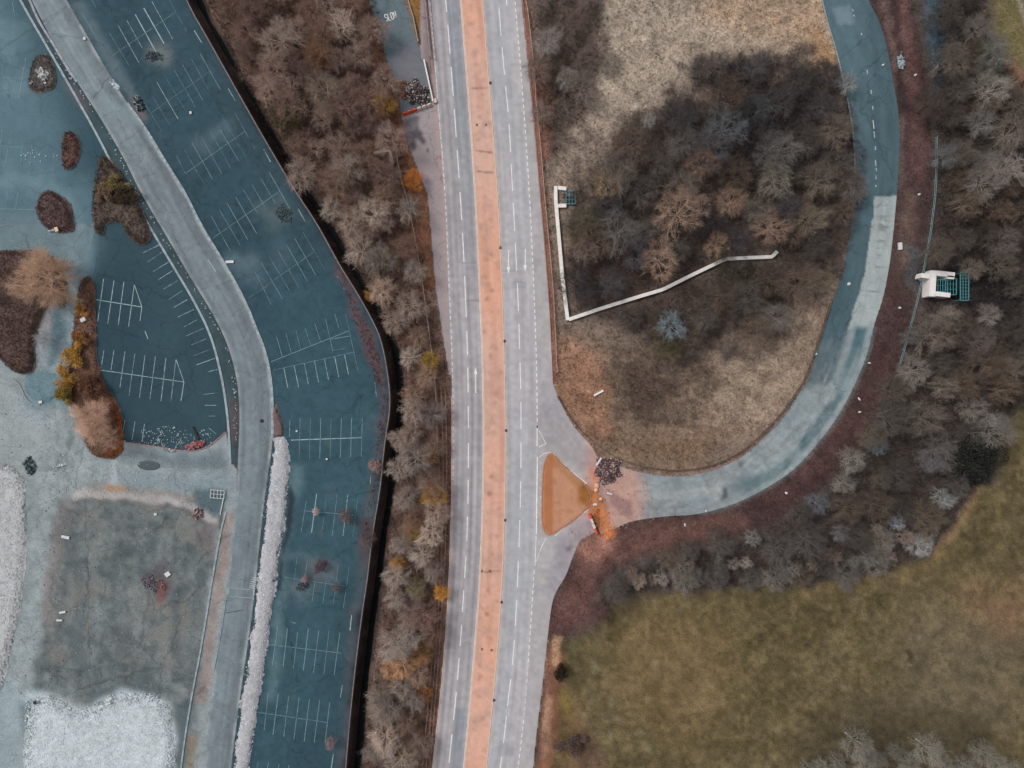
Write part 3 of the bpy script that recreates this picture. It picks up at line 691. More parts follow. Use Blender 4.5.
paint(pm([(421, -40), (428, -40), (436, 90), (430, 90), (424, 60)], 1), (140, 122, 122), .8, .15, N_small)
for c in (-1.6, -4.2): paint(lb * np.exp(-((GX - interp_y(CLs)(GY) - c) / .8) ** 2) * (GY < 75), (72, 62, 66), .8)
paint(lb * np.exp(-((GX - interp_y(CLs)(GY) + 2.6) / 1.3) ** 2) * np.clip((150 - abs(GY - 170)) / 60, 0, 1), (190, 158, 146), .6)
stn = pm([(403, 120), (420, 112), (421, 130), (428, 142), (425, 145), (419, 137), (417, 150), (412, 150), (407, 135)], 1, 4)
paint(stn, (74, 72, 82), .85, .2, N_small)
paint(pm([(411, 118), (418, 120), (418, 132), (412, 128)], 2, 2), (140, 136, 142), .5)
paint(pm([(427, 148), (429, 147), (429, 151), (427, 152)], 0, 1), (96, 90, 94), .8)
paint(pm([(437, 156), (441, 154), (442, 162), (440, 158)], 0, 1), (176, 90, 96), .7)
sw = pm(SLOW)
paint(sw, (104, 118, 125), 1, .06, V2)
paint(pm([(401, 45), (421, 45), (428, 100), (400, 100), (395, 75)], 5, 5) * sw, (124, 120, 126), .7)
paint(pm([(387, -20), (393, -20), (384, 40), (381, 40)], 1, 1) * sw, (84, 98, 108), .6)
paint(pm([(403, -20), (420, -20), (420.5, 44), (417.5, 44), (412.5, 22)], 1, 1), (152, 112, 66), .95, .2, N_small)
lp = pm(LOOP)
paint(lp, (79, 101, 109), 1, .07, V2)
paint(pm([(822, -40), (850, -40), (866, 60), (870, 160), (862, 240), (840, 250), (850, 150), (835, 60)], 6, 2) * lp, (94, 118, 127), .8, .09, V2)
paint(pm([(832, 8), (850, 5), (853, 24), (838, 26)], 1, 1) * lp, (128, 146, 156), .6)
def loopd():
    d, _, _ = seg_dist(LOOP_OUT, GX[lpj, lpi], GY[lpj, lpi], False)
    e, _, _ = seg_dist(LOOP_IN, GX[lpj, lpi], GY[lpj, lpi], False)
    r = np.full((MH, MW), 9.0); r[lpj, lpi] = d / (d + e); return r
lpj, lpi = np.nonzero((lp > 0))
q = loopd()                                              # 0 outer edge .. 1 inner edge
ang = np.arctan2(GY - 300, GX - 690)                     # runs round the loop
ps = ((q < .52 + .03 * WX) & (GY > 197 + 2 * WX) & (GY < 700)).astype(float) * (GX > 600)
paint(ps * (GY < 330), (168, 176, 176), .95, .08, N_small)
rip = fbm(3, 2, ax=5, ay=.8)
paint(np.clip(rip * 1.6 - .2, 0, 1) * ps * np.exp(-((q - .25) / .12) ** 2) * (GY < 330), (96, 106, 110), .7)
paint(np.clip(blur(ps * (GY > 326) * (GX > 700), 2), 0, 1) * (q > .34), (140, 152, 156), .95, .10, N_small)
m_ = blur((q < .36).astype(float) * (GY > 326) * (GX > 700), 1)
paint(m_, (78, 112, 120), .85, .14, N_small)
paint(blur(((q < .12) & (GY > 320)).astype(float), 1) * lp, (150, 162, 165), .9, .12, N_small)
m_ = blur(((q > .5) & (GY > 385)).astype(float) * lp, 2)
paint(m_, (142, 154, 158), .95, .1, N_small)
m_ = blur((abs(q - .45 - .04 * N_mid) < .07).astype(float) * (GY > 380), 1) * lp
paint(m_, (184, 194, 195), .6, .12, N_small)
paint(blur((GX < 745) * (GY > 400.) * 1.0, 8) * lp, (144, 150, 154), .75, .09, V2)
paint(blur((GX < 740) * (GX > 640) * (abs(q - .52) < .13) * 1.0, 2) * lp, (196, 194, 192), .6, .1, N_small)
lt_ = lp * np.clip((GY - 330) / 60, 0, 1)
va_ = np.where(GY < 300, (GY - 300) * .0045, ang) ; va_ = (va_ - va_.min()) / (va_.max() - va_.min())
def loopn(cells, nlen):
    g = rng.random((nlen + 2, cells)) * 2 - 1
    yy = np.clip(va_, 0, 1) * (nlen - .01); xx = np.clip(q, 0, 1) * (cells - 1.01)
    yi = yy.astype(int); xi = xx.astype(int); fy = yy - yi; fx = xx - xi
    return (g[yi, xi] * (1 - fx) + g[yi, xi + 1] * fx) * (1 - fy) + (g[yi + 1, xi] * (1 - fx) + g[yi + 1, xi + 1] * fx) * fy
COL[:] *= (1 + ((.10 * loopn(16, 40) + .09 * loopn(26, 120)) * lp)[..., None])
paint(np.clip(loopn(20, 60) * 2 - .5, 0, 1) * lt_, (186, 192, 192), .5)
paint(np.clip(loopn(14, 70) * 2 - .7, 0, 1) * lt_, (92, 108, 114), .5)
COL[:] *= (1 + (.10 * N_small + .13 * N_fine + .08 * N_s2) * lt_)[..., None]
paint(blur((np.sin(ang * 9 + 1.5 * N_big) > .35) * (q > .35) * (GY > 340) * 1.0, 1) * lp, (122, 142, 148), .4, .15, N_small)
paint(blur((np.sin(ang * 13 + 2 * N_b2) > .5) * (q < .5) * (GY > 340) * 1.0, 1) * lp, (140, 160, 166), .4, .15, N_small)
paint(lt_ * np.clip(.75 + .5 * N_s2, 0, 1), (148, 152, 153), .42)
paint(pm([(722, 484), (760, 470), (768, 476), (742, 492), (724, 492)], 3, 3) * lp, (96, 118, 124), .8, .2, N_small)
paint(pm([(722, 488), (728, 487), (727, 499), (721, 500)], 1, 2) * lp, (56, 68, 74), .8)
paint(pm([(738, 460), (745, 464), (740, 470)], 1, 2) * lp, (80, 92, 96), .8)
paint(pm([(600, 456), (640, 470), (648, 500), (640, 522), (600, 534)], 6, 4) * lp, (194, 152, 138), .85, .15, V2)
paint(pm([(606, 490), (630, 500), (633, 514), (622, 516), (612, 505)], 1, 2), (150, 118, 116), .8, .1, N_small)
paint(blur((GY > 462) * (GY < 476) * (GX > 640) * (GX < 700) * 1.0, 2) * lp, (150, 154, 160), .6)
tri = pm(TRI, 1)
paint(tri, (200, 148, 118), 1, .16, V2)
paint(tri * np.clip(N_fine * 1.5, 0, 1), (160, 112, 86), .45)
paint(tri * np.clip(np.exp(-((GX - 551.5) / 1.0) ** 2), 0, 1), (140, 92, 66), .5)
paint(pm([(549.5, 452), (542, 466), (541, 527), (552, 536), (553, 520), (552, 470), (556, 462)], 1, 1) * tri, (186, 120, 80), .9, .15, N_small)
paint(pm([(556, 456), (590, 490), (578, 490), (556, 466)], 1, 1) * tri, (172, 126, 88), .7, .2, N_small)
SPILL = [(580, 478), (592, 488), (600, 492), (606, 504), (610, 520), (618, 530), (612, 540), (600, 536), (592, 520), (586, 508), (576, 500)]
paint(pm(SPILL, 2, 3), (178, 112, 68), .9, .6, N_small)
paint(pm([(578, 486), (592, 488), (590, 502), (580, 506)], 2, 3), (156, 112, 50), .5, .2, N_small)
paint(pm([(590, 470), (602, 470), (602, 484), (594, 484)], 2, 3), (214, 128, 92), .8)
paint(pm([(-110, 212), (60, 212), (92, 225), (96, 262), (-110, 262)], 9, 8), (108, 130, 138), .75, .12, V2)
COL[:] = np.clip(COL * (1 + .05 * N_fine)[..., None], 0.003, 0.85)

# ------------------------------------------------------------------ relief
hard = np.zeros((MH, MW))
for pl in (LOT_R, LOT_UL, YARD, ROAD_L + ROAD_R[::-1], CARR_L, CARR_R, MEDIAN, LAYBY, SLOW, LOOP, TRI, [(p[0] + 1, p[1]) for p in RIB_L] + [(p[0], p[1]) for p in ROAD_L if p[1] < 470][::-1]):
    hard = np.maximum(hard, pm(pl))
hard = np.clip(blur(hard, 3) * 2.2, 0, 1)
HM = (0.35 * N_big + 0.22 * N_mid + 0.10 * N_small) * (1 - hard)
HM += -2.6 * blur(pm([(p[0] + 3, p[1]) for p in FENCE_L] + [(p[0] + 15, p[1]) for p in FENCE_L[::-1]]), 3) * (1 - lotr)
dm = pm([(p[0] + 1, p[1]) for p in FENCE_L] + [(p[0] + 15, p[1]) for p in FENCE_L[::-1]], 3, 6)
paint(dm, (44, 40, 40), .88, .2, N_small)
HM += -1.6 * blur(pm([(905, 275), (1060, 262), (1060, 318), (905, 300)]), 6) * (1 - hard)
HM = HM - 0.07
Hf = lambda x, y: samp(HM, x, y)
def gz(px, py): return float(Hf(np.array([float(px)]), np.array([float(py)]))[0])

# ground: one sheet to the horizon, fine under the picture
far = np.array([-20000, -8000, -3000, -1200, -500, -200])
xs = np.concatenate([far, np.arange(X0 + 1, X0 + MW - 2, 2.0), 1024 - far[::-1]])
ys = np.concatenate([far, np.arange(Y0 + 1, Y0 + MH - 2, 2.0), 768 - far[::-1]])
gx, gy = np.meshgrid(xs, ys)
h, w = gx.shape
idx = np.arange(h * w).reshape(h, w)
F = np.stack([idx[:-1, :-1], idx[1:, :-1], idx[1:, 1:], idx[:-1, 1:]], -1).reshape(-1, 4)
V = np.stack([(gx.ravel() - 512) * S, (384 - gy.ravel()) * S, samp(HM, np.clip(gx.ravel(), X0, X0 + MW - 2), np.clip(gy.ravel(), Y0, Y0 + MH - 2))], 1)
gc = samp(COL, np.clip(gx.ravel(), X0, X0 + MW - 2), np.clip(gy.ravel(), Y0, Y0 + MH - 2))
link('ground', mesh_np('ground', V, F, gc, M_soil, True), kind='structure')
gzf = lambda o: (lambda d, x, y: Hf(x, y) + o * np.clip(d / 3, 0, 1))
sheet('meadow', [(min(max(x, -108), 1130), min(max(y, -88), 856)) for x, y in MEADOW], 0, M_grass, 2.2, gzf(.06))
sheet('embankment', RED, 0, M_soil, 2.0, lambda d, x, y: Hf(x, y) + np.clip(d / 3, 0, 1) * .08)
sheet('rough_grass', [(p[0] + (3 if i < 6 else 0), p[1]) for i, p in enumerate(INNER)], 0, M_soil, 2.0, lambda d, x, y: Hf(x, y) + np.clip(d / 3, 0, 1) * .06)
sheet('yard', [(max(x, -108), min(y, 856)) for x, y in YARD], -.024, M_conc, 1.6)
sheet('car_park', [(max(x, -108), max(y, -88)) for x, y in LOT_UL], -.012, M_tar, 1.6)
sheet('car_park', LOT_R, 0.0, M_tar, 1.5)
sheet('verge', [(p[0] + 1, p[1]) for p in RIB_L] + [(p[0], p[1]) for p in ROAD_L if p[1] < 470][::-1], .0, M_gravel, 1.4, lambda d, x, y: .10 * np.clip(d / 2, 0, 1))
sheet('access_road', ROAD_L + ROAD_R[::-1], .012, M_tar, 1.4)
sheet('road', CARR_L, 0.0, M_road, 1.3)
sheet('road', CARR_R, 0.0, M_road, 1.4)
sheet('median', MEDIAN, 0.10, M_road, 1.2)
sheet('layby', LAYBY, -.006, M_tar, 1.3)
sheet('side_road', SLOW, -.012, M_tar, 1.3)
sheet('loop_road', LOOP, -.008, M_tar, 1.3)
sheet('traffic_island', TRI, 0.02, M_gravel, 1.2, lambda d, x, y: .14 * np.clip(d / 1.5, 0, 1))
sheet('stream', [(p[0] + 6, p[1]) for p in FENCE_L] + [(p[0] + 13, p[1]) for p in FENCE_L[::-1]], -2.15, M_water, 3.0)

# kerbs
def kerb(line, w=1.1, z0=-.05, z1=.12, mat=M_kerb, name='kerb'):
    return link(name, wallmesh(name, line, w, z0, z1, mat), kind='structure')
M_kp = mat_flat('sunfaded_kerb', (228, 194, 176), 2.0, .12)
kerb(off(CMs, .45), 1.0, -.05, .125, M_kp); kerb(off(CNs, -.3), .9, -.05, .125, M_kp)
M_kw = mat_flat('pale_kerb', (150, 166, 172), 1.0, .3)
kerb(RIB_L, 2.2, -.05, .13, M_kw)
kerb(smooth([(20, -20), (30, 0), (38, 20), (54, 45), (66, 66), (77, 82)], 2), 2.2, -.05, .13, mat_flat('pale_kerb_worn', (158, 160, 166), 1.0, .3))
kerb([p for p in ROAD_R if 100 < p[1] < 440], 2.6, -.05, .14, mat_flat('gritty_kerb', (152, 164, 168), 1.4, .35))
kerb(smooth([(116, 441), (135, 443.5), (160, 447), (185, 451.5), (202, 450), (215, 442), (225, 432)], 2), .9, -.05, .13, mat_flat('red_kerb', (168, 126, 124), 1.5, .3))
kerb(smooth([(226, 512), (221, 530), (213, 576), (206, 620), (200, 655), (193, 690), (187, 725), (182, 760), (178, 800)], 2), 1.6, -.05, .15, M_kw)
kerb(smooth([(226, 600), (220, 640), (214, 670)], 1), .7, -.05, .12, M_kw)
kerb(smooth([(116, 448), (113, 447)], 0), .7)
kerb([p for p in LOOP_IN if p[1] < 215], 1.1, -.05, .14, M_kerb)
kerb(TRI + [TRI[0]], .9, -.05, .16, mat_flat('earthy_kerb', (176, 126, 98), 2, .2))
kerb(off([p for p in CLs if p[1] > 380], -1.0), .8, -.05, .115, M_kp)
kerb(smooth([(521, -20), (522.5, 0), (533, 105), (540, 192), (548.6, 288), (553, 384)], 2), .6, -.05, .12, mat_flat('brown_kerb', (170, 128, 112), 2, .2))
kerb(smooth([(12, 378), (20, 384), (24, 395), (30, 404), (40, 405)], 2), 1.0, -.05, .12, M_grey)

# ------------------------------------------------------------------ painted markings
L = Lines()
fA, fM, fN, fE = interp_y(CLs), interp_y(CMs), interp_y(CNs), interp_y(CEs)
WH = (240, 240, 238)
def vline(f, y0, y1, w, col=WH, wear=.1, dx=0, z=.012):
    ysn = np.linspace(y0, y1, max(2, int((y1 - y0) / 8) + 1))
    L.add([(float(f(y)) + dx, y) for y in ysn], None, w, col, wear, z)
midL = interp_y(smooth([(441, -40), (446, 0), (453.3, 96), (459.7, 185), (464, 260), (466.5, 320), (468.3, 384), (468.5, 480), (467, 540), (464.7, 576), (458.5, 672), (448.5, 768), (444, 810)], 2))
for a, b in [(-17, 12), (25, 54), (67, 96), (109, 137), (150, 178), (192, 220), (233, 262), (276, 317), (331, 354.5), (367.5, 392.5), (406, 428), (443, 468), (480, 504), (516.5, 541), (556, 578), (590, 612), (625, 646), (658, 680), (692, 720), (734, 763), (775, 800)]:
    vline(midL, a, b, 1.0)
midR = interp_y(smooth([(494, -40), (498.5, 0), (501, 36), (502, 47), (505.5, 86), (509, 120), (512, 180), (515.4, 245), (517, 275), (518.5, 310), (519.6, 349), (520.8, 389), (521, 402), (521, 480), (519, 550), (515.5, 625), (512, 672), (508, 700), (504, 740), (500, 768), (495, 810)], 2))
for a, b in [(-30, -3), (7.5, 36), (47, 75), (86, 112), (124, 152), (164, 191), (203, 231), (243, 271), (283, 311), (324, 349), (362.5, 389), (402, 429), (442, 468), (481, 508), (520, 547), (561, 587), (600, 626), (640, 665), (679, 706), (716, 743), (757, 790)]:
    vline(midR, a, b, .9)
vline(interp_y([(505.5, -20), (507, 8)]), -20, 6, .9)
y = -30
while y < 425: vline(fE, y, y + 3.6, .9, WH, .12); y += 6.4
vline(fE, 425, 446, .9); vline(interp_y([(537.4, 457), (536.3, 534)]), 457, 534, 1.1, WH, .1)
vline(interp_y([(536.2, 534), (535, 566)]), 536, 566, .8, WH, .25)
y = 570
while y < 800: vline(fE, y, y + 4.2, .8, WH, .15 if y < 660 or y > 715 else .5); y += 6.8
y = -30
while y < 160: vline(fA, y, y + 8, .7, WH, .3, .4); y += 9.5
while y < 480: vline(fA, y, y + 4.0, .8, WH, .2, .3); y += 6.5
vline(fA, 480, 805, .5, (232, 214, 205), .3, .2)
vline(fM, -35, 805, .6, (240, 226, 216), .15, -.7); vline(fN, -35, 805, .55, (240, 220, 208), .2, .75)
def arrow(x, y0, y1, up_):
    a, b = (y0, y1) if up_ else (y1, y0)
    s = 1 if up_ else -1
    L.add((x, a + 7 * s), (x + .2, b), .9, WH, .05)
    L.quad([(x, a), (x - 1.7, a + 7 * s), (x, a + 7.6 * s), (x + 1.7, a + 7 * s)], WH, .05)
arrow(475.6, 367, 393, True); arrow(508.5, 250, 274, False); arrow(525.2, 249, 272, False)
# junction markings
L.add((538.7, 430), (546, 443.7), .8); L.add((546, 443.7), (538.7, 447), .8, WH, .3)
L.add((538.7, 457.5), (544, 453.5), .8); L.add((544, 453.5), (551, 452.2), .7)
L.add((553, 453), (565.6, 466), .9); L.add((573, 472.5), (587, 483.5), .9); L.add((569, 473), (572, 470.5), .7); L.add((565, 467), (567, 465), .6)
L.add((575.5, 479), (577.5, 477), .6); L.add((583, 485), (586, 483), .6)
L.add((588.7, 509.4), (573, 520), .9); L.add((566, 525.6), (555, 535.8), .9); L.add((582, 511), (582, 514), .6); L.add((567, 521), (568, 524), .6)
L.add((546, 538), (541, 548), .7, WH, .3); L.add((541, 548), (536, 562), .6, WH, .35)
for k in range(9): L.add((540, 462 + k * 8.5), (541.2, 464 + k * 8.5), .5, WH, .4)
# loop centre dashes
for a in [(852, 9, 853.5, 11), (853.5, 15, 854.5, 16.5), (861, 33, 862, 35), (867, 70, 867.6, 74), (871, 90, 871.5, 94), (872.5, 106, 873, 110), (873, 120, 874, 129), (874, 131, 874.6, 138), (875.2, 146, 875.6, 150), (875.3, 160, 876, 166), (876, 168, 876.6, 171), (876, 175, 876, 179), (875.6, 185, 876, 187)]:
    L.add(a[:2], a[2:], 1.0, (200, 214, 216), .25)
# SLOW written on the side road
def word(txt, cx, cy, cw, ch, gap, ang, bold):
    G = {'S': [[(1, .85), (.7, 1), (.3, 1), (0, .85), (0, .6), (1, .4), (1, .15), (.7, 0), (.3, 0), (0, .15)]],
         'L': [[(0, 1), (0, 0), (1, 0)]], 'O': [[(.3, 0), (0, .2), (0, .8), (.3, 1), (.7, 1), (1, .8), (1, .2), (.7, 0), (.3, 0)]],
         'W': [[(0, 1), (.24, 0), (.5, .55), (.76, 0), (1, 1)]]}
    tot = len(txt) * cw + (len(txt) - 1) * gap
    for i, c in enumerate(txt):
        for st_ in G[c]:
            pts = []
            for (u_, v_) in st_:
                lx = -tot / 2 + i * (cw + gap) + u_ * cw; ly = (v_ - .5) * ch
                pts.append((cx + lx * math.cos(ang) - ly * math.sin(ang) * 1, cy - (lx * math.sin(ang) + ly * math.cos(ang))))
            for p_, q_ in zip(pts, pts[1:]): L.add(p_, q_, bold, WH, .03)
word('SLOW', 390.6, 16.4, 2.1, 7.0, .95, R(17), .78)
L.add((225.5, 613), (244, 610), .5, (170, 186, 190), .3)
L.build('road_markings')

B = Lines()
TL = (128, 156, 164)
def conv(ox, oy, s): return lambda a, b, c, d: ((ox + a / s, oy + b / s), (ox + c / s, oy + d / s))
def put(cv, items, w=.55, col=TL, wear=.3):
    for it in items:
        a, b = cv(*it); B.add(a, b, w * random.uniform(.8, 1.15), col, wear + random.uniform(-.12, .3), .008)
cA = conv(90, 0, 4.862); cB = conv(140, 130, 4.862); cC = conv(200, 260, 4.862); cD = conv(220, 400, 4.862); cE = conv(220, 540, 4.862); cF = conv(220, 640, 6.0)
BR = (168, 190, 194)
put(cA, [(262, 40, 360, 212), (220, 70, 322, 255)], .8, BR, .05)
put(cA, [(300, 5, 402, 190), (180, 100, 255, 235), (138, 125, 238, 305), (325, 400, 428, 578)], .6, BR, .25)
put(cA, [(95, 160, 190, 320), (385, 0, 470, 150), (110, 270, 415, 60), (365, 370, 472, 550), (410, 340, 512, 520), (450, 315, 550, 490), (492, 285, 578, 440), (535, 260, 635, 437), (305, 470, 390, 610), (265, 500, 350, 640), (295, 550, 585, 345), (705, 550, 800, 720), (-10, -40, 30, 40), (-40, 60, 40, 200)], .5, TL, .3)
put(cA, [(507, 148, 543, 208), (672, 430, 706, 490), (845, 725, 860, 750)], .9, BR, .25)
put(cB, [(252, 60, 353, 240), (298, 35, 400, 215), (345, 10, 440, 185), (390, 0, 480, 150), (435, 0, 515, 130), (505, 0, 560, 90), (215, 95, 310, 260), (175, 120, 220, 210), (220, 212, 505, 10)], .5, TL, .3)
put(cB, [(628, 205, 730, 385), (587, 235, 660, 360), (545, 265, 605, 370), (503, 290, 568, 400), (465, 325, 568, 505), (423, 355, 525, 535), (385, 385, 487, 560), (345, 415, 440, 590), (355, 525, 680, 297), (793, 497, 897, 675), (752, 527, 855, 705), (712, 557, 815, 737), (670, 585, 772, 765), (630, 618, 732, 790), (590, 645, 692, 820), (560, 690, 640, 850), (600, 765, 850, 590)], .5, TL, .25)
put(cB, [(603, 97, 635, 155), (768, 383, 803, 445), (958, 712, 990, 768), (330, 630, 368, 688)], .9, BR, .3)
put(cC, [(235, 185, 330, 125)], .5)
put(cC, [(345, 495, 727, 343), (360, 535, 752, 447), (373, 375, 400, 470), (417, 352, 445, 455), (467, 345, 490, 435), (510, 330, 540, 418), (557, 305, 587, 398), (610, 285, 645, 440), (655, 262, 675, 330), (707, 260, 770, 548), (645, 440, 705, 430), (635, 385, 727, 370)], .5, TL, .22)
put(cC, [(408, 527, 427, 620), (458, 515, 480, 620), (508, 503, 527, 605), (557, 493, 577, 595), (605, 480, 625, 583), (655, 470, 675, 570), (703, 460, 722, 557)], .65, BR, .3)
put(cC, [(850, 595, 858, 665), (668, 85, 700, 140)], .9, BR, .3)
put(cD, [(x, 88, x - 5, 275 + (692 - x) * .04) for x in (390, 440, 490, 540, 590, 640, 692)] + [(340, 95, 338, 180)], .55, TL, .2)
put(cD, [(345, 195, 690, 183)], .75, BR, .15)
put(cD, [(470, 455, 445, 645), (622, 460, 598, 660)], .65, BR, .25)
put(cD, [(518, 460, 495, 650), (570, 460, 545, 660), (670, 470, 645, 665), (420, 490, 395, 640), (405, 538, 650, 560)], .5, TL, .35)
put(cD, [(733, 365, 730, 410)], .8, BR, .4)
put(cE, [(375, 80, 360, 210), (425, 100, 410, 200), (462, 200, 448, 300), (515, 200, 500, 310), (575, 118, 550, 315), (628, 130, 600, 330), (310, 180, 610, 225)], .5, TL, .3)
put(cE, [(280, 420, 255, 610), (328, 430, 307, 615), (378, 445, 357, 625), (430, 430, 405, 635), (480, 440, 455, 645), (530, 440, 505, 650), (583, 450, 555, 655), (228, 507, 590, 550)], .6, TL, .1)
put(cE, [(640, 365, 632, 440), (595, 705, 585, 765), (340, 397, 370, 405)], .9, BR, .3)
put(cF, [(290, 315, 265, 540), (350, 320, 318, 570), (412, 335, 383, 580), (475, 345, 443, 595), (537, 355, 505, 610), (598, 360, 565, 615), (658, 375, 630, 620), (225, 433, 645, 495), (230, 730, 215, 800), (292, 735, 270, 830), (355, 745, 330, 860), (415, 750, 395, 860)], .6, TL, .1)
put(cF, [(775, 575, 767, 670), (680, 685, 668, 768)], 1.0, BR, .2)
cX = conv(0, 0, 1)
put(cX, [(103.6, 279, 97.7, 322), (114, 280.6, 107.8, 323.6), (123.9, 282, 118.3, 325), (134.4, 284.5, 128.6, 326.7), (94.5, 299.4, 141.9, 307), (134.4, 284.5, 141.9, 307), (141.9, 307, 140, 321), (145, 331, 148, 339)], .75, BR, .1)
put(cX, [(104, 350, 101, 369), (114, 350, 111, 370), (125, 351.5, 120, 387.5), (135, 353.5, 129, 395.6), (145, 355, 139.5, 397.6), (155.5, 356, 150, 399), (166, 358, 161, 401), (176, 359, 171, 401), (184, 382, 181, 401), (135, 421.5, 132, 440), (144.5, 424, 142, 442), (125, 420, 123, 432)], .65, BR, .2)
put(cX, [(93, 369, 184, 382), (176, 359, 184, 382)], .85, BR, .1)
tk = [(640, 210, 573, 243), (650, 240, 590, 280), (675, 280, 612, 318), (690, 315, 632, 352), (710, 355, 655, 388), (730, 395, 675, 430), (750, 430, 695, 462), (775, 470, 712, 500), (790, 510, 735, 540), (815, 545, 740, 578), (830, 585, 765, 612), (840, 630, 775, 655), (860, 665, 785, 692), (870, 710, 835, 718)]
put(lambda a, b, c, d: ((a / 4, 192 + b / 4), (c / 4, 192 + d / 4)), tk, .6, BR, .3)
put(lambda a, b, c, d: ((a / 4, 384 + b / 4), (c / 4, 384 + d / 4)), [(870, 35, 815, 42), (865, 85, 820, 85), (862, 128, 835, 128), (865, 200, 835, 175)], .6, BR, .3)
cG = conv(0, 0, 6.4); cH = conv(0, 130, 6.4)
put(cG, [(25, 370, 8, 490), (95, 360, 65, 600), (165, 370, 120, 630), (0, 495, 150, 500), (75, 0, 95, 100), (20, 10, 5, 60), (-30, 370, -50, 600), (-150, 495, 0, 495)], .55, (134, 160, 168), .3)
cH2 = cH
put(cH2, [(75, 0, 30, 240), (145, 80, 130, 240), (15, 0, -15, 240), (205, 90, 190, 230), (0, 100, 150, 110), (50, 390, 35, 505), (115, 395, 95, 545), (180, 395, 160, 510), (245, 390, 225, 560), (0, 505, 240, 510)], .55, (134, 160, 168), .3)
for k in range(6): B.add((251 + k * .6 - 2, 583.5 - k * 2.0 + 4), (256.5 + k * .5 - 1, 584.5 - k * 2.0 + 4), .6, (196, 206, 208), .2)
B.add((229, 587.5), (252, 590), .6, (160, 176, 182), .2); B.add((229, 596), (252, 598), .6, (160, 176, 182), .2)
B.add((254, 590), (253.4, 600), .8, (205, 212, 212), .2); B.add((228.5, 588), (228, 594), .6, (190, 200, 202), .2)
B.add((246, 720), (243, 742), 1.2, (150, 168, 172), .3)
B.build('parking_markings')
for v in [o for o in SC.objects if o.name == 'parking_markings']: v.location.z = .008
#@@PART3
# ------------------------------------------------------------------ trees
def tubes(P0, P1, r0, r1, n=3):                          # arrays of straight tapered tubes
    P0 = np.asarray(P0, float); P1 = np.asarray(P1, float); r0 = np.asarray(r0)[:, None]; r1 = np.asarray(r1)[:, None]
    d = P1 - P0; d /= np.linalg.norm(d, axis=1, keepdims=True) + 1e-9
    a = np.where(np.abs(d[:, 2:3]) < .9, np.array([[0, 0, 1.]]), np.array([[1., 0, 0]]))
    u = np.cross(d, a); u /= np.linalg.norm(u, axis=1, keepdims=True) + 1e-9
    v = np.cross(d, u)
    N = len(P0); V = np.zeros((N, 2 * n, 3)); F = np.zeros((N, n, 4), int)
    for k in range(n):
        c, s_ = math.cos(2 * math.pi * k / n), math.sin(2 * math.pi * k / n)
        V[:, k] = P0 + r0 * (u * c + v * s_); V[:, n + k] = P1 + r1 * (u * c + v * s_)
        F[:, k] = np.array([k, (k + 1) % n, n + (k + 1) % n, n + k])
    F += (np.arange(N) * 2 * n)[:, None, None]
    return V.reshape(-1, 3), F.reshape(-1, 4)

def merge(parts):
    V = []; F = []; o = 0
    for v, f in parts: V.append(v); F.append(f + o); o += len(v)
    return np.concatenate(V), np.concatenate(F)

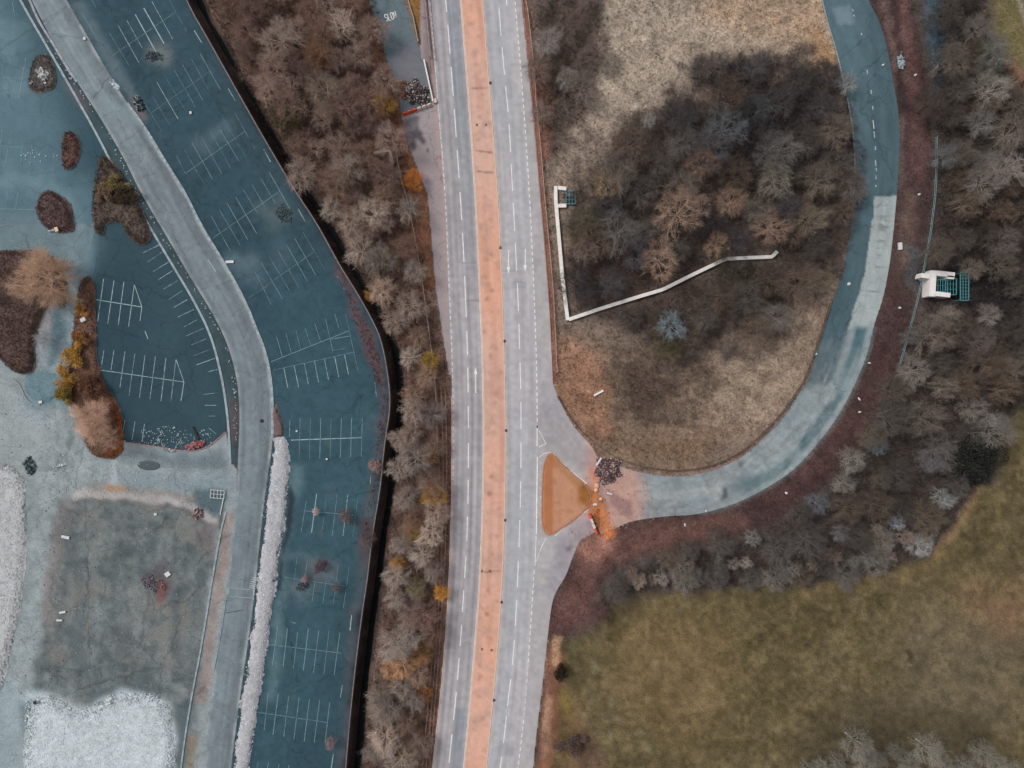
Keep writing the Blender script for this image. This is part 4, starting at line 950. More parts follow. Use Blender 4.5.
def bare_tree(seed, height=8.0, rad=3.4, nb=230, ntw=9, base=.28, flat=.75, tw=.62):
    g = np.random.default_rng(seed)
    top = np.array([*g.normal(0, .2, 2), height * base])
    ch = height - top[2]
    # branch ends fill an uneven dome: lobes in outline, holes between clumps
    ph = g.uniform(0, 6.28, 6); kk = np.array([2, 3, 5, 7, 4, 6]); am = np.array([.10, .12, .08, .06, .07, .06])
    az = g.uniform(0, 2 * math.pi, nb * 2); el = np.arcsin(g.uniform(-.05, 1, nb * 2))
    lob = 1 + (am[:, None] * np.sin(kk[:, None] * az[None] + ph[:, None] + 1.3 * el[None] * np.array([0, 1, 0, 1, 2, 0])[:, None])).sum(0)
    hole = np.sin(4 * az + ph[0]) * np.sin(5 * el + ph[1]) + .7 * np.sin(7 * az + ph[2] + 3 * el)
    k = (hole > -.35) | (g.random(nb * 2) < .15)
    az, el, lob = az[k][:nb], el[k][:nb], lob[k][:nb]; n = len(az)
    rr = (g.uniform(.30, 1, n) ** .55) * lob
    E = top + np.stack([np.cos(az) * np.cos(el) * rad * rr, np.sin(az) * np.cos(el) * rad * rr, np.sin(el) * ch * flat * rr], 1)
    nl = int(g.integers(9, 14))
    la = np.arange(nl) * 2 * math.pi / nl + g.uniform(-.25, .25, nl); le = g.uniform(.25, 1.2, nl); lr = g.uniform(.5, .78, nl)
    M = top + np.stack([np.cos(la) * np.cos(le) * rad * lr, np.sin(la) * np.cos(le) * rad * lr, np.sin(le) * ch * flat * lr], 1)
    mid = top + (M - top) * .5 + g.normal(0, .16, (nl, 3)) - [0, 0, .1]
    T = [tubes([[0, 0, -.3], top * .5], [top * .5, top], [.20, .17], [.17, .12], 6),
         tubes(np.repeat(top[None] * .93, nl, 0), mid, np.full(nl, .075), np.full(nl, .05), 4), tubes(mid, M, np.full(nl, .05), np.full(nl, .018), 4)]
    # each branch leaves the nearest limb
    S0 = np.concatenate([mid, mid * .5 + M * .5, M, top[None] + (mid - top) * .6]); 
    d = np.linalg.norm(E[:, None] - S0[None], axis=2) + .35 * g.random((n, len(S0))) * rad
    B = S0[d.argmin(1)]
    J = B + (E - B) * .55 + g.normal(0, .12, (n, 3))
    T += [tubes(B, J, np.full(n, .021), np.full(n, .014), 3), tubes(J, E, np.full(n, .014), np.full(n, .008), 3)]
    out = E - top; out /= np.linalg.norm(out, axis=1, keepdims=True)
    t = g.uniform(.1, 1.0, (n, ntw, 1))
    st = J[:, None] + (E - J)[:, None] * t
    dr = out[:, None] * .75 + g.normal(0, .62, (n, ntw, 3)); dr[..., 2] += .15; dr /= np.linalg.norm(dr, axis=2, keepdims=True)
    ln = tw * g.uniform(.5, 1.3, (n, ntw, 1)) * rad / 3.4
    en = st + dr * ln
    P0 = st.reshape(-1, 3); P1 = en.reshape(-1, 3); m = len(P0)
    C = [tubes(P0, P1, np.full(m, .0072), np.full(m, .0035), 3)]
    for f in (.4, .7):
        q0 = P0 + (P1 - P0) * f; dd = (P1 - P0) * .75 + g.normal(0, .22, (m, 3)) * tw
        C.append(tubes(q0, q0 + dd * .8, np.full(m, .006), np.full(m, .003), 3))
    return merge(T), merge(C)

PROTO = []
for i in range(14):
    rad = [3.2, 3.6, 3.0, 3.4][i % 4]
    t_, c_ = bare_tree(100 + i, [8.5, 7.5, 9.5, 7.0][i % 4], rad, [230, 270, 200, 250][i % 4])
    PROTO.append((mesh_np('trunk', *t_, None, M_bark), mesh_np('twigs', *c_, None, M_twig), rad, [8.5, 7.5, 9.5, 7.0][i % 4]))
t_, c_ = bare_tree(900, 7.5, 4.6, 420, 12, base=.16)
BIG = (mesh_np('trunk', *t_, None, M_bark), mesh_np('twigs', *c_, None, M_twig), 4.6, 8.5)

M_barkt = mat_attr('bark_tinted', 1.5, .25, .95, objcol=True)
for pr in PROTO + [BIG]:
    pr[0].materials.clear(); pr[0].materials.append(M_barkt)

TREES = []
def tree(px, py, dia, tint, region, proto=None, bark=None):   # px,py,dia: crown as seen, in pixels
    pr = proto or random.choice(PROTO)
    sc = dia * S / 2 / (pr[2] * 1.08)
    ht = pr[3] * sc
    x, y = P(px, py, ht * .62)
    gx_ = x / S + 512; gy_ = 384 - y / S
    e = empty('bare_tree', (x, y, gz(gx_, gy_)), random.uniform(0, 6.28)); e.scale = (sc, sc, sc * random.uniform(.9, 1.1))
    a = alb(tint); a = (a.mean() + (a - a.mean()) * (.85 if region == 'left' else 1.0)) * (1.25 if region == 'left' else (1.42 if region == 'centre' else 1.26)) * random.uniform(.72, 1.18)
    tr_ = link('trunk', pr[0], e); tr_.color = (*np.clip(alb(bark) if bark else a * 1.08, 0, .8), 1)
    cr = link('crown', pr[1], e); cr.color = (*np.clip(a * .92, 0, .8), 1)
    TREES.append([e, px, py, dia, region, tint])
    return e

WALLPTS = []
for ln_ in ([(556, 186), (557.3, 222), (562, 275), (567.5, 320.5)], [(568.5, 319.8), (600, 309), (640, 296.5), (662, 290), (690, 276), (724.5, 259.5), (750, 258.3), (775, 254)]):
    ax_, ay_ = resample(ln_, 6); WALLPTS += [(x, y, 15) for x, y in zip(ax_, ay_)]
ax_, ay_ = resample([(934.5, 138), (933.5, 192), (928, 237), (918, 290), (898, 364)], 8); FENPTS = [(x, y, 17) for x, y in zip(ax_, ay_)]
def scatter(poly, spacing, n_max, avoid=(), jitter=None):
    xs_ = [p[0] for p in poly]; ys_ = [p[1] for p in poly]; out = []
    tries = 0
    while len(out) < n_max and tries < 9000:
        tries += 1
        x = random.uniform(min(xs_), max(xs_)); y = random.uniform(min(ys_), max(ys_))
        if not (-14 < x < 1038 and -14 < y < 782): continue
        if not inside(poly, np.array([x]), np.array([y]))[0]: continue
        sp = spacing * random.uniform(.8, 1.25)
        if any((x - a) ** 2 + (y - b) ** 2 < ((sp + s_) / 2) ** 2 for a, b, s_ in out): continue
        if any((x - a) ** 2 + (y - b) ** 2 < r * r for a, b, r in avoid): continue
        out.append((x, y, sp))
    return out

LT = [(172, 146, 132), (156, 128, 114), (188, 168, 152), (146, 112, 94), (166, 136, 116), (180, 158, 144)]
LTop = [(158, 126, 114), (146, 116, 106), (170, 144, 130), (126, 104, 94), (160, 128, 110)]
LG = [(164, 150, 140), (180, 164, 150), (150, 136, 128)]
# picked ones that stand out
hand_l = [(340, 20, 34, LT[2]), (275, 30, 44, LT[2]), (268, 60, 36, LTop[2]), (318, 52, 40, (172, 134, 108)), (325, 90, 46, (180, 160, 140)), (300, 170, 40, LT[5]), (345, 165, 40, LT[2]), (356, 248, 38, (196, 176, 160)), (380, 290, 34, (196, 168, 146)), (372, 212, 36, LT[2]), (352, 220, 34, LT[2]),
          (398, 470, 30, LG[1]), (405, 500, 30, LG[0]), (412, 412, 32, LT[2]), (408, 640, 34, LG[0]), (390, 670, 26, (196, 150, 110)), (400, 670, 28, (204, 156, 112)), (384, 740, 38, LT[2]), (380, 700, 32, LG[0]), (398, 440, 26, LT[2]), (425, 620, 34, (188, 148, 136))]
for x, y, d, c in hand_l: tree(x, y, d, c, 'left')
av = [(x, y, d * .42) for x, y, d, c in hand_l] + [(415, 178, 14), (430, 360, 12), (437, 497, 14), (441, 594, 9), (383, 105, 12), (416, 535, 13), (398, 564, 8), (387, 155, 14)]
WOOD_L2 = [p_ if p_[0] > 0 else p_ for p_ in WOOD_L]
WOOD_L2 = [(x + 5 if i >= 14 else x, y) for i, (x, y) in enumerate(WOOD_L)]
for x, y, sp in scatter(WOOD_L2, 22, 150, av):
    pal = LTop if y < 190 and x > 300 or (y < 90) else (LT if random.random() < .75 else LG)
    if y > 430 and x < 405 + random.uniform(-6, 6): pal = LG
    tree(x, y, sp * random.uniform(1.2, 1.6), random.choice(pal), 'left')
nL = len(TREES)
CT = [(92, 86, 82), (108, 100, 94), (84, 80, 82), (104, 90, 80), (80, 76, 76), (120, 114, 110)]
hand_c = [(548, 38, 34, (150, 142, 138)), (566, 76, 26, (150, 142, 138)), (650, 118, 18, (150, 146, 142)), (610, 182, 38, (160, 140, 118)), (728, 122, 52, (106, 108, 110)), (700, 165, 40, (130, 108, 96)), (682, 210, 58, (156, 132, 116)), (735, 200, 38, (150, 126, 110)), (776, 226, 42, (154, 130, 114)), (662, 258, 42, (152, 128, 112)), (720, 245, 30, (158, 132, 114)), (588, 252, 28, (150, 132, 126)), (640, 235, 36, (118, 114, 112)), (674, 328, 34, (140, 150, 156)), (590, 218, 34, (96, 92, 76)), (780, 175, 44, (120, 114, 104)), (822, 180, 44, (134, 124, 112)), (850, 82, 26, (150, 150, 148)), (838, 130, 44, (128, 116, 104)), (812, 218, 40, (122, 112, 98)), (770, 150, 36, (110, 108, 106)), (760, 105, 36, (92, 94, 96)), (826, 280, 26, (128, 116, 98))]
for x, y, d, c in hand_c: tree(x, y, d, c, 'centre')
av = [(x, y, d * .42) for x, y, d, c in hand_c] + [(569, 197, 22)] + WALLPTS
for x, y, sp in scatter(WOOD_C, 27, 46, av): tree(x, y, sp * random.uniform(1.1, 1.6), random.choice(CT), 'centre')
for x, y, sp in scatter(WOOD_C2, 26, 7, av): tree(x, y, sp * 1.2, random.choice([(120, 104, 98), (134, 120, 112)]), 'centre')
RT = [(114, 104, 96), (96, 90, 84), (126, 116, 106), (86, 78, 72), (108, 94, 82), (138, 130, 124)]
RB = [(112, 106, 102), (98, 92, 88), (130, 124, 118), (90, 84, 80), (110, 98, 86)]
hand_r = [(1000, 50, 40, (140, 140, 132)), (1003, 85, 40, (150, 144, 134)), (1018, 130, 44, (152, 140, 130)), (985, 122, 34, (134, 130, 126)), (990, 160, 34, (140, 134, 128)), (1015, 165, 40, (150, 140, 134)), (1012, 240, 40, (132, 122, 118)), (945, 155, 30, (118, 118, 118)), (952, 318, 32, (146, 136, 126)), (985, 340, 40, (124, 114, 110)), (1012, 370, 36, (128, 116, 104)),
          (946, 388, 30, (140, 128, 118)), (993, 422, 20, (166, 160, 156)), (935, 460, 28, (146, 144, 150)), (880, 445, 26, (110, 116, 120)), (888, 478, 26, (120, 110, 100)), (948, 500, 26, (150, 150, 148)), (922, 546, 30, (166, 164, 160)), (878, 532, 18, (160, 152, 142)), (900, 522, 20, (158, 160, 170)), (842, 534, 22, (150, 148, 152)), (870, 560, 18, (166, 164, 160)), (790, 570, 24, (150, 146, 140)), (685, 568, 32, (128, 116, 108)), (640, 582, 20, (172, 156, 142)), (600, 614, 24, (124, 92, 90)), (756, 540, 20, (132, 130, 126)), (855, 562, 14, (168, 166, 160)), (820, 505, 28, (112, 114, 120)), (915, 335, 24, (110, 106, 104))]
for x, y, d, c in hand_r: tree(x, y, d, c, 'right')
for x in range(632, 930, 17):
    xx_ = x + random.uniform(-5, 5); yy_ = float(np.interp(xx_, [632, 700, 790, 850, 900, 935], [586, 576, 575, 566, 552, 536])) + random.uniform(-12, 4)
    hand_r.append((xx_, yy_, random.uniform(13, 22), None)); tree(xx_, yy_, hand_r[-1][2], random.choice([(160, 150, 144), (146, 138, 132), (170, 160, 152), (140, 124, 114)]), 'right')
av = [(x, y, d * .42) for x, y, d, c in hand_r] + [(948, 286, 30), (977, 460, 24), (990, 290, 24), (940, 60, 14)] + FENPTS
for x, y, sp in scatter(WOOD_R, 26, 82, av):
    tree(x, y, sp * random.uniform(1.1, 1.6), random.choice(RB if y > 420 else RT), 'right')
for x, y, d in [(823, 764, 26), (862, 746, 42), (868, 765, 36), (898, 748, 24), (935, 752, 40), (948, 765, 30), (986, 753, 34), (842, 762, 26), (1003, 764, 24), (915, 762, 34), (880, 760, 30), (968, 764, 30), (1016, 770, 28), (812, 772, 26)]:
    tree(x, y + 4, d * .85, (138, 134, 124), 'bottom')
tree(32, 276, 66, (222, 190, 164), 'yard', BIG, (232, 200, 172))
tree(84, 420, 44, (222, 190, 170), 'yard', BIG, (226, 196, 176)); tree(102, 438, 28, (200, 168, 146), 'yard')
tree(38, 338, 22, (176, 180, 182), 'yard')
for x, y, d, c in [(315, 512, 9, (196, 170, 156)), (345, 516, 18, (140, 118, 112)), (374, 466, 15, (190, 150, 136)), (336, 588, 14, (110, 104, 100)), (304, 580, 9, (180, 140, 140)), (320, 567, 14, (104, 92, 100)), (366, 540, 20, (120, 104, 104)), (330, 745, 14, (150, 120, 118))]:
    tree(x, y, d, c, 'car park')

# ---- leafy shrubs
def leafy(seed, rad=1.0, ht=1.1, n=1500, leaf=.13, lobes=9):
    g = np.random.default_rng(seed)
    lc = np.stack([g.normal(0, rad * .42, lobes), g.normal(0, rad * .42, lobes), g.uniform(.35, .8, lobes) * ht], 1); lr = rad * g.uniform(.3, .55, lobes)
    k = g.integers(0, lobes, n)
    d = g.normal(0, 1, (n, 3)); d /= np.linalg.norm(d, axis=1, keepdims=True); d[:, 2] = np.abs(d[:, 2]) * .9 - .15
    c = lc[k] + d * (lr[k] * g.uniform(.55, 1.12, n))[:, None]
    a = g.normal(0, 1, (n, 3)); b = g.normal(0, 1, (n, 3)); a /= np.linalg.norm(a, axis=1, keepdims=True)
    b -= a * (a * b).sum(1)[:, None]; b /= np.linalg.norm(b, axis=1, keepdims=True)
    s_ = leaf * g.uniform(.6, 1.3, n)[:, None]
    V = np.stack([c - a * s_, c + b * s_ * .55, c + a * s_, c - b * s_ * .55], 1).reshape(-1, 3)
    F = np.arange(4 * n).reshape(n, 4)
    st = tubes(np.zeros((lobes, 3)) + [0, 0, -.2], lc, np.full(lobes, .05), np.full(lobes, .02), 4)
    return mesh_np('foliage', V, F, None, M_leaf), mesh_np('stem', *st, None, M_bark)
LEAF = [leafy(s_, 1, 1.1, 4200, .055, 11) for s_ in range(5)]
EVER = leafy(77, 1, 1.0, 9000, .05, 22)
def shrub(px, py, dia, tint, label, cat='shrub', squash=1.0, rz=0, proto=None, name='leafy_shrub', group=None, ratio=1.0):
    twiggy = proto is None and 280 < px < 730 and not (555 < px < 580 and py > 600)
    pr = proto or random.choice(LEAF); sc = dia * S / 2
    if twiggy:
        q_ = random.choice(PROTO); s1 = sc / (q_[2] * 1.02)
        x, y = P(px, py, min(q_[3] * s1, 4) * .7)
        e = empty('twiggy_shrub', (x, y, gz(x / S + 512, 384 - y / S)), random.uniform(0, 6.28)); e.scale = (s1, s1, s1 * .9)
        a_ = alb(tint); a_ = a_.mean() + (a_ - a_.mean()) * .9
        f = link('stem', q_[0], e); f.color = (*np.clip(a_ * .9, 0, .8), 1); f = link('crown', q_[1], e); f.color = (*np.clip(a_ * 1.35, 0, .8), 1)
        tag(e, label.replace(' leafy', ''), cat, group)
        return e
    ht = min(sc * 1.1, 4.5)
    x, y = P(px, py, ht * .6)
    e = empty(name, (x, y, gz(x / S + 512, 384 - y / S)), rz if rz else random.uniform(0, 6.28)); e.scale = (sc, sc * ratio, ht / 1.1 * squash)
    f = link('foliage', pr[0], e); a_ = alb(tint); a_ = a_.mean() + (a_ - a_.mean()) * .8; f.color = (*(a_ * 1.15), 1); link('stem', pr[1], e)
    tag(e, label, cat, group)
    return e
shrub(414, 177, 24, (214, 134, 46), 'bright orange leafy shrub beside the layby below the red barrier')
shrub(383, 106, 26, (166, 128, 60), 'olive and orange shrub left of the rubble heap above the ruined wall')
shrub(430, 360, 24, (176, 144, 52), 'yellow green shrub in the left wood strip level with the upward road arrow')
shrub(436, 497, 30, (188, 142, 62), 'large yellow brown shrub at the edge of the left wood strip, beside the timber rails')
shrub(415, 532, 26, (170, 136, 74), 'olive yellow shrub below left of the large yellow brown one in the left strip')
shrub(397, 566, 18, (196, 142, 56), 'amber shrub lowest left of the three below the crossroads in the left strip')
shrub(441, 594, 18, (222, 152, 30), 'bright yellow shrub hanging over the edge line of the left carriageway')
shrub(418, 588, 22, (140, 128, 72), 'dull green shrub just left of the bright yellow shrub by the carriageway')
shrub(431, 455, 20, (166, 128, 84), 'dull amber shrub in the left strip level with the triangle top')
shrub(421, 655, 24, (176, 132, 86), 'rusty tan shrub in the left strip just above the timber rails foot')
shrub(290, 122, 40, (72, 66, 38), 'dark green shrub at the edge of the black ditch', squash=.9)
shrub(316, 55, 26, (170, 118, 76), 'rusty orange shrub among the bare trees near the top of the left strip')
shrub(366, 293, 14, (206, 156, 70), 'small orange shrub on the ditch side of a pale bare tree')
shrub(385, 254, 16, (160, 140, 76), 'olive yellow shrub at the foot of the pale trees in the left strip')
shrub(425, 697, 18, (172, 116, 60), 'rust coloured shrub by the timber rails near the bottom of the left strip')
shrub(408, 755, 22, (150, 128, 76), 'olive shrub at the bottom edge of the left wood strip')
shrub(634, 174, 14, (140, 142, 66), 'small lime green shrub in the middle wood right of the small culvert')
shrub(578, 232, 26, (78, 74, 50), 'dark olive shrub behind the small culvert in the middle wood')
shrub(664, 346, 30, (84, 80, 56), 'dark green shrub under the pale blue grey tree below the bent wall')
shrub(876, 537, 20, (126, 108, 66), 'olive brown shrub among the grey trees near the tan track')
shrub(720, 255, 20, (90, 84, 60), 'dull green shrub at the bend near the right end of the white wall')
shrub(977, 461, 42, (48, 50, 44), 'dark evergreen tree with dense round crown by the meadow corner', 'tree', proto=EVER, name='evergreen_tree')
shrub(985, 11, 4, (236, 150, 40), 'tiny orange bush at the corner of the upper right field', 'bush')
shrub(560, 672, 22, (62, 52, 36), 'dark oval shrub on the verge left of the meadow', ratio=.55, rz=1.5)
shrub(573, 745, 22, (110, 88, 80), 'brown thorny shrub at the lower left corner of the meadow')
shrub(71, 357, 24, (206, 156, 40), 'yellow shrub highest of the three large ones in the planting strip', group='shrubs in the planting strip')
shrub(66, 380, 20, (200, 146, 44), 'golden shrub between the other two large ones in the planting strip', group='shrubs in the planting strip')
shrub(64, 396, 24, (156, 130, 46), 'olive yellow shrub lowest of the three large ones in the planting strip', group='shrubs in the planting strip')
shrub(80, 337, 16, (170, 116, 58), 'brown orange shrub right below the white box in the planting strip', group='shrubs in the planting strip')
shrub(80, 311, 12, (214, 150, 60), 'small orange shrub just above the white box', group='shrubs in the planting strip')
shrub(88, 385, 24, (126, 84, 62), 'reddish brown shrub in the lower planting strip beside the parking bays')
shrub(99, 421, 15, (130, 108, 54), 'small olive shrub growing through the orange ground beside the pale bare tree')
shrub(113, 184, 18, (152, 132, 76), 'olive yellow shrub in the triangular planting bed')
shrub(104, 192, 16, (150, 122, 96), 'tan shrub left of the olive one in the triangular bed')
shrub(122, 196, 20, (92, 78, 58), 'dark brown shrub in the middle of the triangular bed')
shrub(18, 362, 7, (214, 150, 84), 'tiny orange bush at the bottom of the round bed', 'bush')

# ---- planting beds in the car park (mounded soil, kerb, low twiggy cover)
M_bedkerb = mat_flat('mossy_kerb', (112, 108, 106), 1.2, .35)
def bed(outline, c, label, h=.35, scrub_c=None, kerbc=None):
    c = tuple(.72 * v + .28 * sum(c) / 3 + 4 for v in c)
    scrub_c = tuple(.78 * v + .22 * sum(scrub_c) / 3 for v in scrub_c) if scrub_c else None
    bbx = [p[0] for p in outline]; bby = [p[1] for p in outline]; cx_, cy_ = sum(bbx) / len(bbx), sum(bby) / len(bby)
    e = empty('planting_bed', (*P(cx_, cy_), 0))
    o = sheet('soil', outline, .02, M_soil, .9, lambda d, x, y: h * np.clip(d / 5, 0, 1) ** .7 + .02, None, lambda x, y: alb(c)[None] * (1 + .35 * samp(N_small, x, y))[:, None], ragged=2.0)
    o.parent = e; o.location = (-e.location.x, -e.location.y, 0)
    k = link('kerb', wallmesh('kerb', outline + [outline[0]], .45, 0, .10, M_bedkerb), e, (-e.location.x, -e.location.y, 0))
    tw = scrubmesh('ground_cover', outline, int(len_area(outline) * 1.5), scrub_c or c, .35, h)
    t = link('ground_cover', tw, e, (-e.location.x, -e.location.y, 0))
    tag(e, label, 'planting bed')
    return e
def len_area(p):
    return abs(sum(a[0] * b[1] - b[0] * a[1] for a, b in zip(p, p[1:] + p[:1]))) / 2
def scrubmesh(name, poly, n, c, size=.5, z0=0.0, usemap=False, bright=1.0, k=7, mask=None, zsc=1.0, flat=.5):
    xs_ = [p[0] for p in poly]; ys_ = [p[1] for p in poly]
    x = rng.uniform(min(xs_), max(xs_), n * 2); y = rng.uniform(min(ys_), max(ys_), n * 2)
    m = inside(poly, x, y)
    if mask is not None: m &= samp(mask, x, y) > rng.random(len(x))
    x = x[m][:n]; y = y[m][:n]; n = len(x)
    cx_ = np.repeat((x - 512) * S, k); cy_ = np.repeat((384 - y) * S, k)
    cz_ = np.repeat(Hf(x, y), k) if usemap else np.full(n * k, z0)
    c0 = np.stack([cx_, cy_, cz_ - .03], 1)
    sz = np.repeat(size * rng.uniform(.4, 1.4, n), k)
    d = rng.normal(0, 1, (n * k, 3)); d[:, 2] = np.abs(d[:, 2]) * flat * 2 + .25
    d /= np.linalg.norm(d, axis=1, keepdims=True)
    a = c0 + d * (sz * .1)[:, None]; b = c0 + d * (sz * rng.uniform(.6, 1.2, n * k))[:, None]
    s_ = np.cross(d, rng.normal(0, 1, (n * k, 3))); s_ /= np.linalg.norm(s_, axis=1, keepdims=True); s_ *= (sz * .07)[:, None]
    V = np.stack([a - s_, a + s_, b], 1).reshape(-1, 3); F = np.arange(3 * n * k).reshape(-1, 3)
    if usemap: col = np.repeat(samp(COL, x, y), k * 3, 0) * np.repeat(bright * rng.uniform(.6, 1.5, n), k * 3)[:, None]
    else: col = alb(c)[None] * np.repeat(rng.uniform(.6, 1.45, n), k * 3)[:, None]
    return mesh_np(name, V, F, np.clip(col, .004, .8), M_scrub)
sm2 = lambda p: smooth(p, 2, True)
bed(sm2([(34, 56), (50, 54), (55, 68), (57, 86), (48, 92), (33, 92), (28, 84)]), (108, 100, 94), 'small trapezoid bed with white rubble in the upper left car park', .25)
bed(sm2([(64, 132), (74, 131), (81, 142), (80, 158), (72, 170), (63, 170), (62, 150)]), (112, 76, 70), 'narrow reddish oval bed in the upper left car park', .35)
bed(sm2([(42, 192), (54, 190), (70, 204), (74, 222), (74, 233), (52, 232), (40, 222), (36, 206)]), (104, 78, 76), 'round reddish bed beside the white sheet in the left car park', .5)
bed(smooth([(101, 155), (108, 157), (128, 180), (150, 225), (152, 238), (143, 247), (128, 236), (122, 222), (106, 222), (104, 236), (96, 234), (92, 205), (96, 180)], 1, True), (100, 82, 72), 'large triangular bed of brown scrub between left car park and access road', .5)
bed(sm2([(-12, 252), (20, 250), (50, 252), (66, 275), (69, 300), (60, 312), (56, 290), (50, 300), (40, 320), (34, 345), (36, 360), (34, 374), (15, 374), (-12, 345)]), (104, 78, 70), 'large round bed of dark brown scrub around the big tan tree', .6)
bed(sm2([(80, 278), (95, 276), (96, 330), (97, 365), (108, 390), (118, 400), (124, 440), (118, 458), (100, 458), (88, 450), (78, 420), (68, 400), (70, 370), (74, 330)]), (130, 92, 74), 'long rusty planting strip between the yard drive and the parking bays', .4, (150, 104, 78))
o_ = scrubmesh('orange_groundcover', sm2([(90, 398), (108, 396), (120, 410), (125, 440), (120, 456), (100, 458), (112, 445), (112, 420), (100, 408)]), 1500, (222, 124, 34), .4, .3)
tag(link('orange_groundcover', o_), 'bright orange low plants along the lower right edge of the planting strip', 'ground cover')

# ---- undergrowth and tufts nobody could count
def stuff(name, me, label, cat):
    o = link(name, me); o['kind'] = 'stuff'; tag(o, label, cat); return o
stuff('undergrowth', scrubmesh('undergrowth', [(200, -20), (372, -20), (450, 380), (450, 500), (430, 790), (355, 790), (400, 440), (380, 330), (260, 130)], 26000, None, .75, usemap=True, bright=1.45), 'brown leafless undergrowth beneath the trees of the left wood strip', 'undergrowth')
stuff('undergrowth', scrubmesh('undergrowth', INNER, 26000, None, .6, usemap=True, bright=1.2), 'brown and grey undergrowth across the ground inside the loop road', 'undergrowth')
stuff('undergrowth', scrubmesh('undergrowth', WOOD_R, 26000, None, .8, usemap=True, bright=1.5), 'grey brown undergrowth beneath the right wood', 'undergrowth')
def thicket(mask_poly, n, tone_, label):
    xs_ = [p_[0] for p_ in mask_poly]; ys_ = [p_[1] for p_ in mask_poly]
    x = rng.uniform(min(xs_), max(xs_), n * 2); y = rng.uniform(min(ys_), max(ys_), n * 2)
    m = inside(mask_poly, x, y)
    for wx_, wy_, wr_ in WALLPTS + FENPTS + [(948, 286, 34)]: m &= (x - wx_) ** 2 + (y - wy_) ** 2 > (wr_ * .55) ** 2
    x = x[m][:n]; y = y[m][:n]; n = len(x); k = 16
    c0 = np.stack([(x - 512) * S, (384 - y) * S, Hf(x, y)], 1)
    h_ = rng.uniform(.8, 3.2, n)
    d = rng.normal(0, 1, (n, k, 3)); d[..., 2] = np.abs(d[..., 2]) + .35; d /= np.linalg.norm(d, axis=2, keepdims=True)
    a = c0[:, None] + np.stack([0 * h_, 0 * h_, h_ * .3], 1)[:, None] + d * (h_ * .1)[:, None, None]
    b = a + d * (h_[:, None] * rng.uniform(.25, .7, (n, k)))[..., None]
    s_ = np.cross(d, rng.normal(0, 1, (n, k, 3))); s_ /= np.linalg.norm(s_, axis=2, keepdims=True); s_ *= .022
    V = np.stack([a - s_, a + s_, b], 2).reshape(-1, 3); F = np.arange(3 * n * k).reshape(-1, 3)
    base_ = samp(COL, x, y) * .45 + alb(tone_)[None] * .55
    col = np.repeat(base_ * rng.uniform(.5, 1.7, n)[:, None], k * 3, 0)
    return stuff('thicket', mesh_np('thicket', V, F, np.clip(col, .004, .7), M_scrub), label, 'thicket')
thicket(WOOD_L, 8500, (150, 120, 106), 'tangled brown saplings filling the gaps between the left strip trees')
thicket(WOOD_C, 8500, (104, 92, 88), 'tangled dark saplings filling the middle wood inside the loop')
thicket(WOOD_C2, 900, (130, 114, 106), 'tangled grey brown saplings beside the top right of the dual carriageway')
thicket(WOOD_R, 15000, (94, 85, 80), 'tangled grey saplings filling the gaps between the right wood trees')
thicket([(604, 345), (690, 350), (720, 380), (690, 430), (640, 420), (600, 380)], 700, (120, 104, 92), 'sparse brown saplings on the grass below the bent white wall')
stuff('embankment_scrub', scrubmesh('embankment_scrub', RED, 16000, None, .45, usemap=True, bright=1.05, flat=.35), 'reddish brown low scrub covering the bank outside the loop road', 'scrub')
stuff('meadow_tufts', scrubmesh('meadow_tufts', [(min(x, 1040), min(y, 785)) for x, y in MEADOW], 22000, None, .32, usemap=True, bright=1.25, flat=.3), 'olive grass tufts over the meadow at lower right', 'grass')
stuff('verge_scrub', scrubmesh('verge_scrub', DITCH, 3500, None, .5, usemap=True, bright=1.3), 'dark scrub on the banks of the ditch beside the car park', 'scrub')
stuff('spill_scrub', scrubmesh('spill_scrub', SPILL, 420, None, .4, usemap=True, bright=1.1), 'orange brown earth clods and scrub spilling off the traffic island tip', 'scrub')
edge = [(334, 250), (350, 290), (366, 320), (378, 350), (386, 384), (389, 410), (383, 450), (372, 520), (358, 560), (366, 520), (376, 440), (382, 400), (370, 370), (362, 345), (350, 310)]
stuff('wall_scrub', scrubmesh('wall_scrub', edge, 1600, (120, 88, 88), .5, .0), 'purplish brown scrub creeping over the tarmac along the car park wall', 'scrub')
#@@PART4
# ------------------------------------------------------------------ fences, walls, culverts
M_cap = mat_flat('wall_capping', (140, 128, 128), 1.2, .3)
def loc0(e): return (-e.location.x, -e.location.y, -e.location.z)
def wall_thing(name, line, wid, h, mat, label, cat='wall', z0=-.3, cap=None, group=None):
    cx_, cy_ = P(*line[len(line) // 2])
    e = empty(name, (cx_, cy_, 0))
    link('wall_body', wallmesh('wall_body', line, wid, z0, h, mat), e, loc0(e))
    if cap: link('coping', wallmesh('coping', line, wid * 1.35, h + .002, h + .10, cap), e, loc0(e))
    return tag(e, label, cat, group)
wall_thing('boundary_wall', FENCE_L, 1.6, .9, mat_flat('dark_brick', (92, 84, 84), 2, .3), 'long low brown wall with pale coping between the car park and the ditch', z0=-2.6, cap=None)
bw = [o for o in SC.objects if o.name == 'boundary_wall'][0]
link('coping', wallmesh('coping', off(FENCE_L, .1), .6, .902, 1.0, M_cap), bw, loc0(bw))

